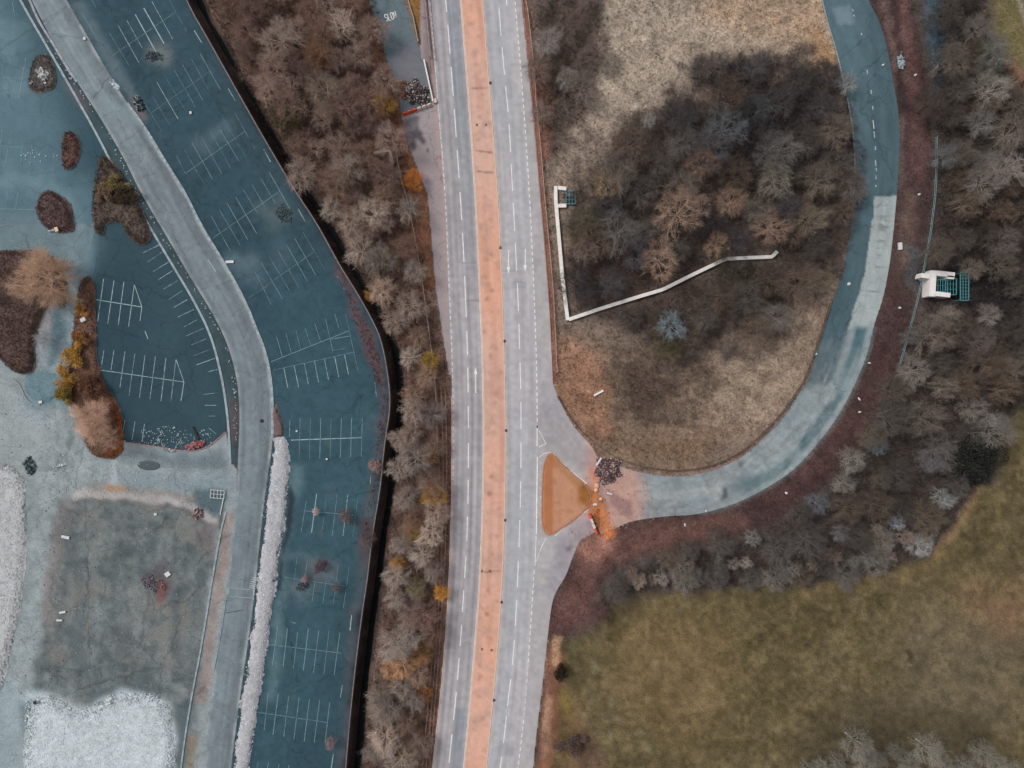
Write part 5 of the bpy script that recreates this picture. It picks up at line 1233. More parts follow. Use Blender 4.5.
def fence(name, line, h, post_step, rails, mat, label, cat='fence', rw=.3, ps=.1, group=None, base=0.0):
    cx_, cy_ = P(*line[len(line) // 2])
    e = empty(name, (cx_, cy_, 0))
    for z in rails:
        link('rail', wallmesh('rail', line, rw, base + z - .04, base + z + .05, mat), e, loc0(e))
    x, y = resample(line, post_step / S)
    pm_ = boxes('post', [(0, 0, h / 2 - .15, ps, ps, h + .3, 0)], mat, e)
    me = pm_.data
    for i in range(min(len(x), 96)):
        o = pm_ if i == 0 else pm_.copy()
        if i: SC.collection.objects.link(o)
        o.parent = e
        o.location = ((x[i] - 512) * S - cx_, (384 - y[i]) * S - cy_, base)
    return tag(e, label, cat, group)
fl = smooth([(518, -20), (525, 0), (530, 40), (535, 96), (540, 140), (544, 192), (548.5, 240), (553, 290), (555, 330), (557, 372)], 2)
fl = [(x + (1 if y < 100 else 0), y) for x, y in fl]
fence('wire_fence', fl, 1.1, 2.6, (.5, 1.05), M_wood, 'thin tan fence along the right edge of the dual carriageway', rw=.5)
inn = smooth([(557, 396), (565, 410), (577, 427), (592, 441), (612, 456), (640, 466), (672, 470.5), (697, 469), (724, 461), (749, 446), (767, 428), (783, 411), (797, 390), (805, 378), (821, 330), (829, 304)], 2)
fence('roadside_fence', inn, .8, 2.4, (.35, .7), mat_flat('dark_timber', (104, 84, 72), 2, .3), 'low dark fence round the inner edge of the loop road bend', rw=.6, ps=.14)
tf = smooth([(934.5, 138), (933.5, 192), (931, 212), (928, 237), (922, 268), (918, 290), (910, 322), (898, 364)], 2)
fence('handrail_fence', tf, 1.1, 3.0, (.55, 1.05), mat_flat('pale_teal', (122, 152, 156), 2, .15), 'pale teal handrail fence between the red bank and the right wood', rw=.36)
fence('wire_fence', smooth([(387, 112), (394, 140), (402, 182), (408, 200), (420, 262), (428, 320), (433, 360), (437, 400), (438, 460)], 1), 1.1, 3.0, (.6, 1.05), M_wood, 'pinkish fence running down through the left wood strip from the orange shrub', rw=.45)
for k, (dx, lab) in enumerate([(0, 'leftmost of the three timber rails beside the left carriageway'), (4.2, 'middle one of the three timber rails beside the left carriageway'), (8.2, 'rightmost of the three timber rails, nearest the left carriageway')]):
    ln = smooth([(437 + dx, 386), (439.5 + dx * .9, 440), (439.5 + dx * .9, 500), (438 + dx * .9, 560), (436 + dx * .8, 600), (433 + dx * .8, 650), (428 + dx * .8, 710), (421 + dx, 780)], 2)
    fence('timber_rail', ln, .6, 3.2, (.45,), mat_flat('reddish_timber', (166, 130, 112), 2, .25), lab, 'rail', rw=.4, group='timber rails beside the left carriageway')
fence('crash_barrier', smooth([(423.5, -20), (425, 0), (428, 30), (430.5, 58)], 1), .8, 2.2, (.6,), mat_flat('galvanised', (150, 144, 146), 3, .2), 'short grey crash barrier at the top of the left carriageway, nearer the side road', rw=.9, group='crash barriers by the layby')
fence('crash_barrier', smooth([(427, -20), (428.6, 0), (431.5, 30), (434.5, 60)], 1), .8, 2.2, (.6,), mat_flat('galvanised_rusty', (176, 152, 146), 3, .2), 'pinkish crash barrier at the top of the left carriageway, nearer the edge line', rw=.8, group='crash barriers by the layby')
wall_thing('retaining_wall', [(404, -20), (408, 0), (414, 20), (418.5, 43)], .9, .7, M_grey, 'narrow grey wall along the brown wedge beside the side road')
wall_thing('barrier_wall', [(424.3, 61), (433.3, 102.5)], 1.3, .8, M_white, 'short straight white wall right of the rubble heap by the layby')
wall_thing('kerb_block', [(434.3, 99.5), (435.2, 103.5)], 4.0, .5, mat_flat('pink_concrete', (232, 196, 184), 2, .1), 'pale pink concrete block at the foot of the white wall', 'block')
wall_thing('ruined_wall', [(375, 155.5), (390, 152.5), (391.5, 154), (393, 165)], 2.6, 1.6, mat_flat('mossy_concrete', (176, 168, 160), 1.5, .2), 'pale L shaped concrete wall among the bare trees left of the layby')
ww = wall_thing('parapet_wall', [(555.5, 187), (555.5, 200), (557.3, 222), (562, 275), (567.5, 320.5)], 3.4, .8, M_white, 'long straight white concrete wall running down from the small culvert')
wall_thing('parapet_wall', [(568.5, 319.8), (600, 309), (640, 296.5), (662, 290), (690, 276), (724.5, 259.5), (750, 258.3), (771, 257.4), (776, 252)], 3.4, .82, M_white, 'white concrete wall bending across the middle wood up to the right')

# culvert headwalls with steel screens
def pxl(cx_, cy_): return lambda x, y: ((x - cx_) * S, (cy_ - y) * S)
def headwall(cx_, cy_, lines, wid, label, h=1.3):
    e = empty('culvert_headwall', (*P(cx_, cy_), 0))
    for nm, ln, w_ in lines:
        link(nm, wallmesh(nm, ln, w_, -1.8, h, M_white), e, loc0(e))
    return tag(e, label, 'culvert')
headwall(929.5, 285, [('back_wall', [(930.0, 271.4), (928.6, 297.2)], 6.0), ('wing_wall', [(933.2, 274), (951, 276)], 5.0), ('wing_wall', [(931.7, 294.4), (946.5, 296)], 4.4), ('end_block', [(943.5, 277.9), (950.3, 278.6)], 3.2), ('stub_wall', [(917.8, 276.2), (926.9, 277.3)], 4.4)], 0, 'white U shaped concrete culvert headwall between the red bank and right wood')
headwall(560, 197, [('wing_wall', [(557.7, 188.6), (566, 189.6)], 3.6), ('wing_wall', [(557.9, 206.6), (566, 206.4)], 3.6)], 0, 'pair of short white culvert wing walls at the top of the straight white wall', .78)
def screen(cx_, cy_, x0, x1, y0, y1, nb, nr, label, z=.9, tilt=.06, w_=.30, extra=()):
    e = empty('trash_screen', (*P((x0 + x1) / 2, (y0 + y1) / 2), 0))
    bx = []
    W_ = (x1 - x0) * S; D = (y1 - y0) * S
    fr = [(-W_ / 2, 0, z, .16, D, .16, 0), (W_ / 2, 0, z + tilt * W_, .16, D, .16, 0)] + [(0, s_ * D / 2, z + tilt * W_ / 2, W_, .16, .14, 0) for s_ in (-1, 1)]
    boxes('frame', fr, M_teal, e)
    for i in range(1, nb):
        x = -W_ / 2 + W_ * i / nb
        boxes('bar', [(x, 0, z + tilt * (x + W_ / 2) - .02, .11, D - .1, .10, 0)], M_teal, e)
    for j in range(1, nr):
        boxes('rung', [(0, -D / 2 + D * j / nr, z + tilt * W_ / 2 + .09, W_ - .1, .07, .05, 0)], M_teal, e)
    for sx in (-1, 1):
        for sy in (-1, 1): boxes('leg', [(sx * W_ * .48, sy * D * .48, z / 2 - 1.0, .12, .12, z + 2.0, 0)], M_teal, e)
    return tag(e, label, 'screen', 'teal steel screens of the culverts')
screen(0, 0, 934, 943.5, 280, 292, 4, 2, 'small teal steel screen inside the arms of the large white headwall', .5)
screen(0, 0, 946, 954.5, 279, 295, 3, 3, 'middle teal steel screen just outside the arms of the large headwall', .5)
screen(0, 0, 957.6, 965.5, 273, 301, 3, 9, 'tall ladder like teal screen furthest right of the large headwall', .9)
screen(0, 0, 566, 575, 191.5, 204.5, 3, 3, 'teal steel grating beside the small culvert right of the dual carriageway', .4)
o_ = sheet('culvert_pool', [(933, 279), (960, 276), (964, 299), (933, 294)], -1.2, M_water, 1.5)
o_ = sheet('culvert_pool', [(557.8, 190.6), (575, 191), (575, 205), (557.8, 204.8)], .05, mat_flat('culvert_mud', (58, 50, 50), 2, .3), 1.5)

# ---- barriers
def road_barrier(px, py, ang, mat, label, ln=1.05):
    e = empty('road_barrier', (*P(px, py), 0), ang)
    boxes('base', [(0, 0, .12, ln * .96, .62, .24, 0, .92)], mat, e)
    boxes('body', [(0, 0, .53, ln * .90, .48, .56, 0, .72)], mat, e)
    boxes('top_rail', [(0, 0, .86, ln * .70, .26, .10, 0, .9)], mat, e)
    boxes('lug', [(s_ * ln * .46, 0, .45, .08, .16, .3, 0) for s_ in (-1, 1)], mat, e)
    return tag(e, label, 'barrier', 'plastic road barriers')
a0 = math.atan2(114.6 - 104.6, 432.5 - 403.5)
ordn = ['leftmost', 'second', 'third']
for i in range(6):
    t = (i + .5) / 6; red = i < 3
    lab = ['leftmost orange barrier in the row closing the layby', 'middle orange barrier in the row closing the layby', 'orange barrier touching the white ones in the layby row', 'white barrier touching the orange ones in the layby row', 'middle white barrier in the row closing the layby', 'rightmost white barrier in the layby row, by the pink block'][i]
    road_barrier(402.6 + 29 * t, 115 - 10.2 * t, a0, M_orange if red else M_wplas, lab)
a1 = math.atan2(-(533 - 513), 597.3 - 589.3)
for i in range(4):
    t = (i + .5) / 4
    lab = ['orange barrier at the upper end of the short row by the orange earth', 'upper white barrier in the short row by the orange earth', 'lower white barrier in the short row by the orange earth', 'orange barrier at the lower end of the short row below the junction'][i]
    road_barrier(589.2 + 7.8 * t, 513 + 20.5 * t, a1, M_orange if i in (0, 3) else M_wplas, lab, 1.12)

# ---- rubble heaps
def rubble(cx_, cy_, rx, ry, n, cols, label, hh=.9, seed=1, rot=0, name='rubble_heap', size=(.18, .6), ring=False):
    rr = random.Random(seed)
    e = empty(name, (*P(cx_, cy_), 0), rot)
    mats = [mat_flat('rubble_' + str(i), c, 3, .25) for i, c in enumerate(cols)]
    import bmesh
    md_ = []
    for mi, mt in enumerate(mats):
        bm = bmesh.new()
        for _ in range(n // len(mats)):
            a = rr.uniform(0, 6.28); q_ = rr.random() ** .6 if not ring else rr.uniform(.8, 1.0)
            wob = 1 + .22 * math.sin(2 * a + seed) + .16 * math.sin(5 * a + 2 * seed) + .1 * math.sin(9 * a)
            x = math.cos(a) * q_ * rx * S * wob; y = math.sin(a) * q_ * ry * S * wob; z = hh * (1 - q_ ** 2) * rr.uniform(.6, 1.05)
            s_ = rr.uniform(*size)
            r_ = bmesh.ops.create_cube(bm, size=1)
            from mathutils import Matrix, Euler
            M = Matrix.Translation((x, y, z + .05)) @ Euler((rr.uniform(0, 3), rr.uniform(0, 3), rr.uniform(0, 3))).to_matrix().to_4x4() @ Matrix.Diagonal((s_ * rr.uniform(.8, 2.0), s_ * rr.uniform(.6, 1.2), s_ * rr.uniform(.25, .7), 1))
            bmesh.ops.transform(bm, matrix=M, verts=r_['verts'])
        me = bpy.data.meshes.new('chunks'); bm.to_mesh(me); bm.free(); me.materials.append(mt)
        link('chunks', me, e, kind='stuff')
    # heap of earth below the pieces
    if ring: return tag(e, label, 'rubble')
    bm = bmesh.new(); bmesh.ops.create_icosphere(bm, subdivisions=3, radius=1)
    for v in bm.verts:
        a = math.atan2(v.co.y, v.co.x); wob = .84 * (1 + .22 * math.sin(2 * a + seed) + .16 * math.sin(5 * a + 2 * seed))
        v.co = Vector((v.co.x * rx * S * wob, v.co.y * ry * S * wob, max(v.co.z, -.05) * hh * .75)) * (1 + rr.uniform(-.06, .06))
    me = bpy.data.meshes.new('earth'); bm.to_mesh(me); bm.free(); me.materials.append(mats[0]); link('earth', me, e)
    return tag(e, label, 'rubble')
rubble(416, 93, 13, 12, 900, [(74, 64, 66), (110, 98, 98), (196, 186, 182), (84, 70, 70), (96, 84, 84)], 'dark heap of brick and stone rubble above the orange and white barriers', 1.1, 3, size=(.1, .38))
rubble(404, 90, 6, 9, 60, [(120, 88, 66), (150, 112, 80)], 'small brown earth heap at the left side of the dark rubble', .6, 4)
rubble(608, 470, 15, 11, 800, [(98, 80, 86), (140, 112, 106), (190, 168, 162), (112, 86, 84), (90, 72, 80)], 'purplish heap of broken stone at the mouth of the loop road', 1.1, 5, size=(.1, .38))
rubble(320, 566, 7, 6, 60, [(92, 80, 90), (124, 108, 112)], 'small purple grey debris patch upper one in the lower car park', .1, 6, size=(.08, .3))
rubble(303, 586, 6, 6, 60, [(56, 72, 80), (110, 104, 108)], 'small dark debris heap left of the purple patch in the lower car park', .15, 7, size=(.08, .3))
rubble(154, 56, 8, 6, 110, [(66, 80, 86), (96, 102, 106)], 'faint grey debris patch on parking lines in the upper car park', .06, 8, size=(.08, .3))
rubble(284, 214, 8, 10, 160, [(62, 78, 84), (84, 96, 100)], 'dark grey debris patch on bays at the middle of the car park', .06, 9, size=(.08, .28))
rubble(44, 75, 6, 7, 70, [(176, 176, 174), (220, 222, 222)], 'white broken concrete lying on the small trapezoid bed', .5, 10)
rubble(170, 438, 15, 11, 110, [(120, 140, 146), (190, 204, 208)], 'scattered pale rubble ring at the bottom of the lower parking area', .05, 11, size=(.1, .3), ring=True)
rubble(196, 445, 9, 3, 70, [(176, 96, 96), (150, 120, 116)], 'reddish rubble on the curved kerb below the lower parking area', .3, 12, .2)
rubble(139, 104, 4, 8, 60, [(60, 66, 70), (150, 160, 162)], 'dark rubble beside the access road next to the upper car park', .4, 13, .6)
rubble(116, 86, 2.5, 7, 30, [(190, 202, 206), (210, 216, 218)], 'line of white rubble bits on the edge of the access road', .2, 14, .7, size=(.1, .3))
rubble(30, 466, 5, 9, 70, [(64, 78, 82), (110, 120, 122)], 'dark debris heap beside the pale gravel bank at far left', .3, 15)
rubble(150, 583, 9, 8, 80, [(96, 88, 98), (120, 120, 120)], 'grey purple debris on the concrete slab in the lower left', .1, 16, size=(.1, .35))
rubble(163, 586, 3.5, 6, 40, [(138, 104, 98), (120, 96, 92)], 'small red rubble patch on the concrete slab', .12, 17, size=(.1, .3))
rubble(198, 513, 5, 4, 40, [(120, 96, 96), (170, 150, 148)], 'small reddish spoil heap beside the steel frame debris', .5, 18)
rubble(57, 466, 9, 1.8, 60, [(214, 220, 222), (190, 198, 200)], 'white broken edge along the bottom of the round concrete base', .2, 19, .15, size=(.1, .3))
rubble(901, 62, 3.5, 10, 26, [(150, 170, 176), (120, 116, 112)], 'scattered pale bits on the bank beside the upper loop road', .15, 20, .2, size=(.1, .35))

# ---- gravel heaps
def heap(outline, h, c, label, w_=7, name='gravel_heap', rough=.05, mat=None):
    o = sheet(name, outline, .0, mat or M_gravel, .8, lambda d, x, y: h * (1 - np.clip(1 - d / w_, 0, 1) ** 2) + rough * samp(N_fine, x, y) * np.clip(d / 2, 0, 1) + .02, None, lambda x, y: alb(c)[None] * (1 + .10 * samp(N_s2, x, y) + .07 * samp(N_fine, x, y) + .10 * rng.normal(0, 1, len(x)))[:, None], ragged=2.2)
    return tag(o, label, 'gravel heap')
GR = [(p[0] + 3.2, p[1]) for p in ROAD_R if 436 < p[1] < 800]
GRR = smooth([(286, 436), (289.5, 450), (289, 480), (286, 515), (281, 545), (277, 575), (272, 612), (266, 650), (260, 697), (249, 768), (246, 800)], 2)
heap(GR + GRR[::-1], .55, (182, 182, 187), 'long pale gravel bank between the access road and the lower car park', 7, rough=.05)
heap(smooth([(274, 400), (279, 412), (286, 434), (274, 440), (272, 418)], 1, True), .4, (120, 100, 100), 'reddish tapering spoil at the upper end of the long gravel bank', 3, 'spoil_heap')
heap(smooth([(-30, 462), (12, 464), (22, 476), (27, 500), (26, 560), (20, 610), (10, 650), (2, 690), (-30, 700)], 2, True), .45, (190, 192, 194), 'pale gravel bank cut by the left edge of the photo', 9)
heap(smooth([(30, 700), (48, 696), (60, 702), (80, 712), (104, 703), (112, 694), (156, 694), (168, 706), (174, 722), (176, 790), (22, 790), (26, 740)], 2, True), .5, (200, 209, 213), 'large white gravel heap at the bottom of the lower left yard', 12)
heap(sm2([(36, 454), (44, 449), (54, 450), (61, 458), (60, 466), (52, 471), (40, 470), (34, 462)]), .35, (150, 160, 164), 'round grey concrete base left of the pale bare tree', 5, 'round_base', .03)
heap(sm2([(24, 374), (60, 372), (76, 376), (72, 392), (50, 402), (36, 402), (26, 388)]), .35, (112, 138, 146), 'smooth blue grey mound beside the drive in the yard', 9, 'spoil_heap', .03)

def stones(poly, n, cols, label, z=.5, size=(.06, .24)):
    xs_ = [p_[0] for p_ in poly]; ys_ = [p_[1] for p_ in poly]
    x = rng.uniform(min(xs_), max(xs_), n * 3); y = rng.uniform(min(ys_), max(ys_), n * 3); m = inside(poly, x, y)
    d_, _, _ = seg_dist(poly, x, y); x = x[m][:n]; y = y[m][:n]; d_ = d_[m][:n]; n = len(x)
    cz = z * (1 - np.clip(1 - d_ / 7, 0, 1) ** 2); s_ = rng.uniform(*size, n)
    cor = np.array([(-1, -1, -.5), (1, -1, -.5), (1, 1, -.5), (-1, 1, -.5), (-.7, -.7, .6), (.7, -.7, .6), (.7, .7, .6), (-.7, .7, .6)]) * .5
    V = cor[None] * (s_[:, None] * rng.uniform(.6, 1.4, (n, 3)).T[:, :].T)[:, None, :]
    th = rng.uniform(0, 6.28, n); c_, q_ = np.cos(th)[:, None], np.sin(th)[:, None]
    V = np.stack([V[..., 0] * c_ - V[..., 1] * q_, V[..., 0] * q_ + V[..., 1] * c_, V[..., 2]], 2) + np.stack([(x - 512) * S, (384 - y) * S, cz + .05], 1)[:, None]
    Fq = np.array([(4, 5, 6, 7), (0, 1, 5, 4), (1, 2, 6, 5), (2, 3, 7, 6), (3, 0, 4, 7)])
    F = (Fq[None] + (np.arange(n) * 8)[:, None, None]).reshape(-1, 4)
    cc = np.array([alb(c) for c in cols])[rng.integers(0, len(cols), n)] * rng.uniform(.85, 1.15, n)[:, None]
    o = link('loose_stones', mesh_np('loose_stones', V.reshape(-1, 3), F, np.clip(np.repeat(cc, 8, 0), 0, .85), M_scrub)); o['kind'] = 'stuff'
    return tag(o, label, 'stones')
GC = [(206, 209, 211), (190, 194, 197), (218, 219, 220), (172, 176, 180), (200, 196, 193)]
stones(GR + GRR[::-1], 5200, GC, 'loose grey stones covering the long gravel bank', .5)
stones([(-8, 462), (12, 464), (24, 478), (27, 520), (22, 600), (10, 655), (2, 690), (-8, 700)], 3400, GC, 'loose grey stones covering the gravel bank at the left edge', .42)
stones([(26, 700), (48, 694), (80, 710), (110, 694), (156, 692), (172, 710), (178, 785), (22, 785)], 9000, [(210, 219, 223), (198, 209, 214), (220, 225, 227), (184, 196, 202)], 'loose white stones covering the large heap at the bottom left', .45)
stones([(40, 500), (62, 496), (205, 512), (214, 540), (195, 700), (40, 700)], 420, [(142, 150, 152), (112, 120, 123), (172, 178, 178), (128, 124, 120)], 'tiny rubble crumbs scattered over the lower concrete slab', 0, (.06, .26))
stones([(-5, 380), (60, 410), (230, 470), (225, 500), (60, 490), (35, 690), (5, 700), (28, 500), (-5, 455)], 380, [(172, 180, 182), (132, 142, 146), (192, 198, 198), (140, 138, 134)], 'tiny rubble crumbs scattered over the yard around the slab', 0, (.05, .2))
stones([(598, 460), (604, 460), (660, 485), (660, 520), (600, 536), (560, 545), (575, 500), (590, 470)], 260, [(190, 140, 110), (170, 126, 100), (206, 170, 148), (150, 120, 104)], 'orange clods and crumbs scattered over the junction tarmac', 0, (.06, .28))
# ---- loose pieces
def piece(name, px, py, sx, sy, sz, rz, mat, label, cat='block', z=0.0, taper=.94, group=None):
    z0 = gz(px, py) + .1 if z is None else z
    o = boxes(name, [(0, 0, sz / 2, sx, sy, sz, 0, taper)], mat)
    m_ = o.modifiers.new('bevel', 'BEVEL'); m_.width = min(sx, sy, sz) * .12; m_.segments = 2
    o.location = (*P(px, py), z0); o.rotation_euler = (0, 0, rz)
    return tag(o, label, cat, group)
M_bw = mat_flat('bleached', (212, 214, 214), 2, .12)
piece('concrete_block', 899, 246.7, .75, 1.6, .6, .05, M_bw, 'upright white block on the bank left of the large culvert', z=None)
for i, (x, y, sx, sy, rz, lab) in enumerate([(916, 74.5, .9, .45, .4, 'white lump on the red bank beside the upper loop road'), (919, 194.5, .8, .5, .3, 'white lump on the red bank above the teal handrail bend'), (899, 308, .8, .5, -.2, 'white lump on the red bank below left of the large culvert'), (869, 363, .9, .35, -.2, 'flat white piece on the bank near the patched end of the road'), (859, 399, .5, .9, .5, 'upper white lump of the close pair on the lower right bank'), (859, 412, .7, .5, .3, 'lower white lump of the close pair on the lower right bank'), (786, 493, .8, .6, -.5, 'white lump on the bank outside the lower loop bend'), (685, 525, .4, .8, .1, 'white stake on the bank below the loop road'), (706, 511, .4, .6, .1, 'small white piece at the lower kerb of the loop road'), (883, 65, .8, .5, .4, 'pale blue grey lump at the outer kerb of the upper loop road'), (849, 284, .9, .7, .2, 'white lump on the inner edge of the loop road'), (816, 354, .5, .5, 0, 'small pale lump on the inner kerb where the road turns')]):
    o = link('pale_lump', rock_mesh('pale_lump', .5, M_bw, i, .5))
    o.location = (*P(x, y), gz(x, y) + .15 if i not in (10,) else .05); o.scale = (sx, sy, .7); o.rotation_euler = (0, 0, rz); tag(o, lab, 'lump')
for i, (x, y, s_, lab) in enumerate([(598, 481, .5, 'dull pink boulder nearest the stone heap at the junction'), (597, 485.5, .62, 'large pink boulder between the other two at the junction'), (596, 490.3, .52, 'lowest of the three pink boulders at the junction'), (600.5, 499, .4, 'small pale boulder on the orange earth')]):
    o = link('boulder', rock_mesh('boulder', s_, mat_flat('pink_rock', (228, 178, 152) if i else (176, 138, 128), 3, .15), 40 + i, .75)); o.location = (*P(x, y), .15); tag(o, lab, 'boulder', 'boulders at the junction')
piece('white_plank', 595, 504.3, .9, .5, .2, .1, M_bw, 'short white board on the orange earth beside the island', 'board', .1)
piece('white_plank', 609.5, 493.5, 1.2, .35, .15, -.3, M_bw, 'thin white board on the pink tarmac of the loop road mouth', 'board', .02)
piece('white_log', 598.5, 393, 2.4, .45, .4, .5, M_white, 'white log lying on brown grass inside the loop', 'log', None)
piece('white_board', 598.5, 461.5, 2.0, .4, .3, 1.0, M_bw, 'white board leaning on the left side of the junction stone heap', 'board', .4)
piece('white_box', 85.5, 320, 1.2, .9, .6, .5, M_bw, 'white box in the planting strip between two orange shrubs', 'box', .4)
piece('white_sheet', 53, 230.5, 1.6, .5, .2, .1, M_bw, 'white board at the bottom of the round reddish bed', 'board', .25)
piece('orange_cone_base', 58.3, 230, .8, 1.0, .4, .3, mat_flat('peach', (236, 200, 170), 3, .1), 'peach coloured block at the end of the white board', 'block', .3)
for i, (x, y, sx, sy, rz, lab) in enumerate([(63, 612, 1.4, .5, .2, 'white curved scrap at the left edge of the lower slab'), (60, 620, 1.3, .4, 0, 'lower of two white scraps at the left edge of the slab'), (112, 697, 1.3, .35, .4, 'white board at the top of the white gravel heap'), (111, 701.5, 1.2, .35, .4, 'second white board just under the first on the gravel heap'), (66, 537, 1.8, .6, -.2, 'pale flat slab at the upper left of the concrete yard'), (41, 402, .8, .6, .1, 'small white lump at the foot of the blue grey mound'), (85, 39, .6, .6, 0, 'white speck on the upper access road'), (191, 113, .5, .6, .2, 'small white lump on the upper parking bays'), (230, 262, 1.8, .6, .05, 'long white board lying by the access road kerb'), (168, 574, 1.2, 1.0, .6, 'pale grey board on the slab above the red rubble'), (156, 514, .6, .5, 0, 'white scrap beside the pale band on the slab'), (297, 431, .4, .4, 0, 'tiny white speck on the car park near the gravel bank top'), (327, 459, .4, .4, 0, 'tiny white speck below the middle parking bays'), (71, 722, .7, .5, .2, 'pale scrap on the gravel heap'), (32, 83, .9, .5, .9, 'white scrap left of the trapezoid bed'), (407, 80, .5, .5, 0, 'white dot in the trees left of the rubble heap')]):
    if i in (13, 15): continue
    piece('white_scrap', x, y, sx, sy, .15, rz, M_bw, lab, 'debris', .14 if i not in (2, 3) else 1.0)
piece('white_marker', 385, 80, .6, .6, .6, 0, M_bw, 'white post top among brown scrub beside the side road', 'post', None)
# steel frame debris
e = empty('steel_frame', (*P(218, 494), 0), -.08)
gw, gh = 2.9, 1.7
boxes('frame', [(0, s_ * gh / 2, .35, gw, .10, .10, 0) for s_ in (-1, 1)] + [(s_ * gw / 2, 0, .35, .10, gh + .1, .102, 0) for s_ in (-1, 1)] + [(0, 0, .36, gw, .08, .08, 0)] + [(x, 0, .35, .08, gh, .08, 0) for x in (-.75, 0, .7)], M_bw, e)
for sx in (-1, 1):
    for sy in (-1, 1): boxes('leg', [(sx * gw / 2, sy * gh / 2, .15, .1, .1, .35, 0)], M_bw, e)
boxes('tail_bar', [(1.1, -2.6, .2, .16, 3.6, .12, -.12)], M_bw, e)
tag(e, 'white steel frame lying beside the access road above the slab', 'frame')
# wooden pole lying, oval pit cover
piece('dark_beam', 196, 433, .5, 3.0, .3, .45, M_dark, 'dark beam lying on the lower parking area', 'beam', .0)
o = sheet('pit_cover', [(149 + 11.5 * math.cos(a) , 465.3 + 5 * math.sin(a) + .5 * math.cos(a)) for a in np.arange(0, 6.28, .25)], .01, mat_flat('wet_tarmac', (68, 84, 88), 2, .1, .5), .8, lambda d, x, y: .05 * np.clip(d, 0, 1), None)
tag(o, 'dark oval patch on the pale drive below the planting strip', 'patch')
# manholes and gullies
def disc(name, px, py, r, mat, label, cat, z=.02, group=None):
    e = empty(name, (*P(px, py), z))
    n = 20; V = [(0, 0, .03)] + [(r * math.cos(2 * math.pi * i / n), r * math.sin(2 * math.pi * i / n), .03) for i in range(n)] + [(r * 1.06 * math.cos(2 * math.pi * i / n), r * 1.06 * math.sin(2 * math.pi * i / n), -.02) for i in range(n)]
    F = [(0, 1 + i, 1 + (i + 1) % n) for i in range(n)]; F += [(1 + i, 1 + n + i, 1 + n + (i + 1) % n) for i in range(n)] + [(1 + i, 1 + n + (i + 1) % n, 1 + (i + 1) % n) for i in range(n)]
    link('cover', mesh_np('cover', V, F, None, mat), e)
    boxes('handle', [(0, 0, .045, r * .5, .04, .02, 0)], mat, e)
    return tag(e, label, cat, group)
disc('manhole', 262, 421, .42, M_dark, 'black manhole cover in the access road level with the junction', 'manhole')
disc('manhole', 38, 700.5, .4, M_dark, 'black round hole cover at the top left of the white gravel heap', 'manhole', 1.0)
for i, (x, y) in enumerate([(490.3, 83), (500.3, 247.8), (504.5, 341), (506, 430.5), (505, 520), (501.5, 602), (494, 700)]):
    e = empty('drain_gully', (*P(x, y), .115)); boxes('grate', [(k * .09, 0, .01, .05, .42, .05, 0) for k in (-2, -1, 0, 1, 2)], M_dark, e); boxes('frame', [(0, s_ * .24, .01, .5, .06, .06, 0) for s_ in (-1, 1)], M_dark, e)
    tag(e, ['topmost', 'second from the top', 'third from the top', 'middle', 'third from the bottom', 'second from the bottom', 'lowest'][i] + ' dark drain gully on the right edge of the pink median', 'drain', 'drain gullies along the median')
for i, (x, y) in enumerate([(477, 125), (486, 125), (482, 571), (490, 571), (482, 649), (491.5, 650)]):
    e = empty('inspection_cover', (*P(x, y), .11)); boxes('plate', [(0, 0, .01, .4, .4, .04, 0)], mat_flat('cover_brown', (128, 96, 84), 3, .2), e); boxes('rim', [(0, s_ * .22, .005, .48, .05, .05, 0) for s_ in (-1, 1)], M_dark, e)
    tag(e, ['left', 'right'][i % 2] + ' one of the ' + ['upper', 'middle', 'lower'][i // 2] + ' pair of small square covers in the pink median', 'cover', 'small covers in the median')
# the strip of scrub and stones along the access road verge
M_pale_peb = mat_flat('pale_pebble', (176, 190, 194), 3, .2)
pb = []
for _ in range(110):
    yv = random.uniform(40, 440); xa = float(interp_y(ROAD_L)(yv)); pb.append(((xa - 3 + random.gauss(0, 1.2) - 512) * S, (384 - yv) * S, .12, random.uniform(.1, .32), random.uniform(.1, .24), .15, random.uniform(0, 3)))
for _ in range(16):
    yv = random.uniform(440, 760); xa = float(interp_y(ROAD_R)(yv)); pb.append(((xa + 1.5 + random.gauss(0, 1.2) - 512) * S, (384 - yv) * S, .1, random.uniform(.12, .4), random.uniform(.1, .3), .12, random.uniform(0, 3)))
for _ in range(80):
    xv = random.uniform(20, 140); yv = 155 + random.gauss(0, 3) if xv < 60 else random.uniform(440, 500)
    pb.append(((xv - 512) * S, (384 - yv) * S, .04, random.uniform(.1, .3), random.uniform(.1, .25), .1, random.uniform(0, 3)))
for _ in range(140):
    xv = random.uniform(140, 212); yv = random.uniform(430, 447)
    pb.append(((xv - 512) * S, (384 - yv) * S, .04, random.uniform(.08, .25), random.uniform(.08, .2), .08, random.uniform(0, 3)))
o = boxes('loose_stones', pb, M_pale_peb); o['kind'] = 'stuff'; tag(o, 'loose pale stones strewn along the access road verge and the yard', 'stones')

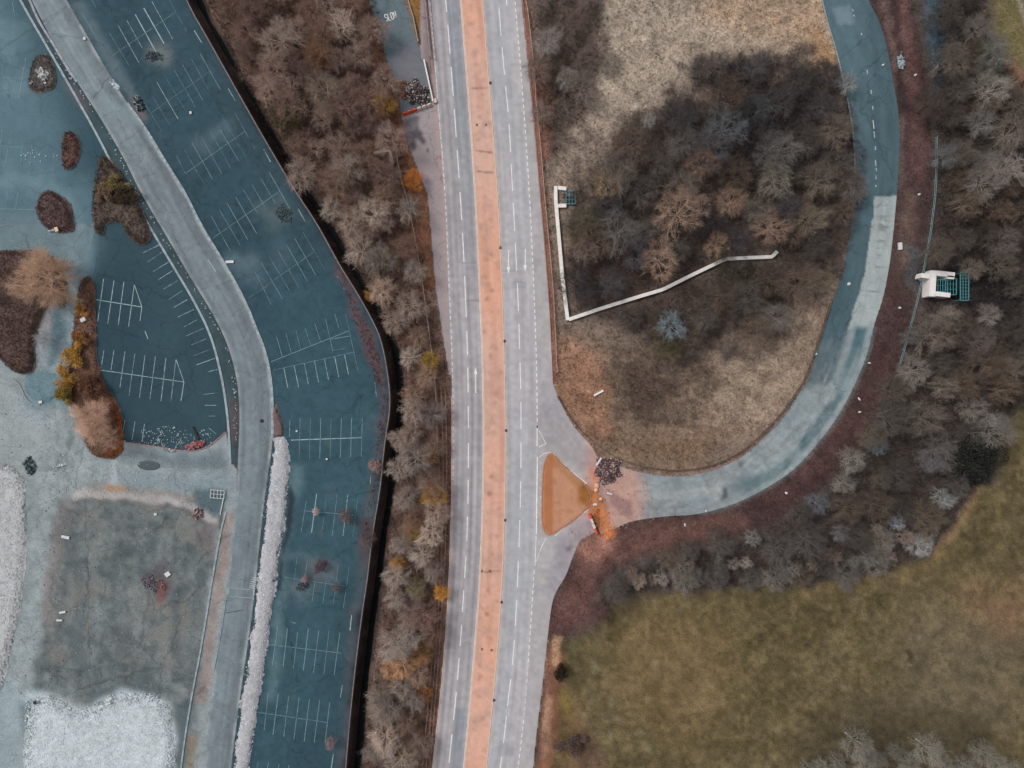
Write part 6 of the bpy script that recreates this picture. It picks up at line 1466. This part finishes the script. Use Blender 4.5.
# ------------------------------------------------------------------ one label for each tree
ORD = ['leftmost', 'second from left', 'third from left', 'fourth from left', 'fifth from left', 'sixth from left', 'seventh from left', 'eighth from left', 'ninth from left', 'tenth from left', 'eleventh from left', 'twelfth from left', 'thirteenth from left', 'fourteenth from left', 'fifteenth from left', 'sixteenth from left', 'seventeenth from left', 'eighteenth from left', 'nineteenth from left', 'twentieth from left']
def size_w(d): return 'small' if d < 24 else ('large' if d > 38 else 'mid sized')
def tone(c):
    r, g, b = c
    if r - b > 45: return 'tan'
    if r - b > 26: return 'brownish'
    if r > 140: return 'pale grey'
    if r > 105: return 'grey'
    return 'dark grey'
LAND = {'left': [(0, 'level with the top edge'), (30, 'level with the SLOW marking'), (62, 'level with the rubble heap'), (95, 'level with the orange barriers'), (128, 'just above the ruined wall'), (158, 'level with the orange shrub'), (190, 'just below the orange shrub'), (222, 'level with the down arrows'), (254, 'just under the down arrows'), (286, 'between down and up arrows'), (320, 'just above the up arrow'), (354, 'level with the up arrow'), (388, 'just below the up arrow'), (420, 'level with the junction top'), (452, 'level with the triangle top'), (482, 'level with the triangle middle'), (512, 'level with the triangle foot'), (542, 'just under the triangle'), (572, 'level with the yellow shrub'), (602, 'just below the yellow shrub'), (634, 'level with the meadow top'), (666, 'well below the yellow shrub'), (698, 'above the lowest row'), (732, 'at the bottom edge')],
        'centre': [(-20, 'at the top edge'), (45, 'below the top grass'), (80, 'in the upper dark thicket'), (108, 'above the dark thicket middle'), (134, 'in the thicket middle'), (160, 'just above the small culvert'), (186, 'level with the small culvert'), (212, 'just below the small culvert'), (238, 'level with the wall end'), (264, 'just under the wall end'), (290, 'level with the wall bend'), (316, 'below the white wall')],
        'right': [(-20, 'at the top edge'), (30, 'beside the green field'), (70, 'just below the green field'), (105, 'just above the handrail top'), (140, 'level with the handrail top'), (175, 'level with road patch top'), (208, 'above the culvert level'), (240, 'just above the large culvert'), (272, 'level with the large culvert'), (304, 'just below the large culvert'), (334, 'level with the handrail foot'), (364, 'below the handrail foot'), (392, 'level with the lump pair'), (420, 'just above the evergreen tree'), (446, 'level with the evergreen tree'), (474, 'just below the evergreen tree'), (500, 'level with the tan track top'), (526, 'level with the tan track middle'), (552, 'near the meadow top edge'), (576, 'against the meadow')],
        'bottom': [(0, 'at the bottom edge of the meadow')], 'yard': [(0, '')], 'car park': [(0, '')]}
RN = {'left': 'left strip', 'centre': 'loop wood', 'right': 'right wood', 'bottom': 'row', 'yard': 'yard', 'car park': 'car park'}
special = {'yard': ['large round tan bare tree with radiating limbs in the round bed', 'pinkish tan bare tree at the bottom left of the planting strip', 'smaller tan bare tree overlapping the pinkish one in the planting strip', 'small whitish bare bush between the round bed and the drive'],
           'car park': ['tiny pale sapling growing on the parking bays beside the long gravel bank', 'brown sapling on the parking bays right of the tiny pale one', 'pinkish sapling against the car park wall below the middle bays', 'dark sapling right of the purple debris patch', 'tiny pink sapling on the dark debris heap in the car park', 'dark sapling standing in the purple debris patch', 'purplish bare bush against the car park wall right of two saplings', 'bare bush by the car park wall at the bottom edge']}
rows = {}
for t in TREES:
    e, x, y, d, reg, c = t
    if reg in special:
        k = rows.setdefault(('s', reg), []); tag(e, special[reg][len(k)], 'tree', 'bare trees'); k.append(t); continue
    ld_ = [q_ for q_ in LAND[reg] if y >= q_[0]] or LAND[reg][:1]
    rows.setdefault((reg, ld_[-1][1]), []).append(t)
for key, ts in rows.items():
    if key[0] == 's': continue
    ts.sort(key=lambda t: t[1])
    for i, t in enumerate(ts):
        lab_ = (f'{size_w(t[3])} {tone(t[5])} bare tree {ORD[min(i, 19)].replace(" from left", "") + (" from left" if i else "")} in {RN[key[0]]} {key[1]}'.replace('mid sized', 'medium').replace('seventeenth', '17th').replace('pale grey', 'pale').replace('just below the', 'below the').replace('just above the', 'above the'))
        w_ = lab_.split()
        if len(w_) > 16: lab_ = lab_.replace(w_[1] + ' bare tree', 'bare tree', 1).replace('dark bare', 'bare').replace(' bare bare', ' bare')
        if len(lab_.split()) > 16: lab_ = ' '.join(lab_.split()[1:])
        tag(t[0], lab_, 'tree', 'bare trees')
print('TREES', len(TREES), 'max row', max(len(v) for v in rows.values()))
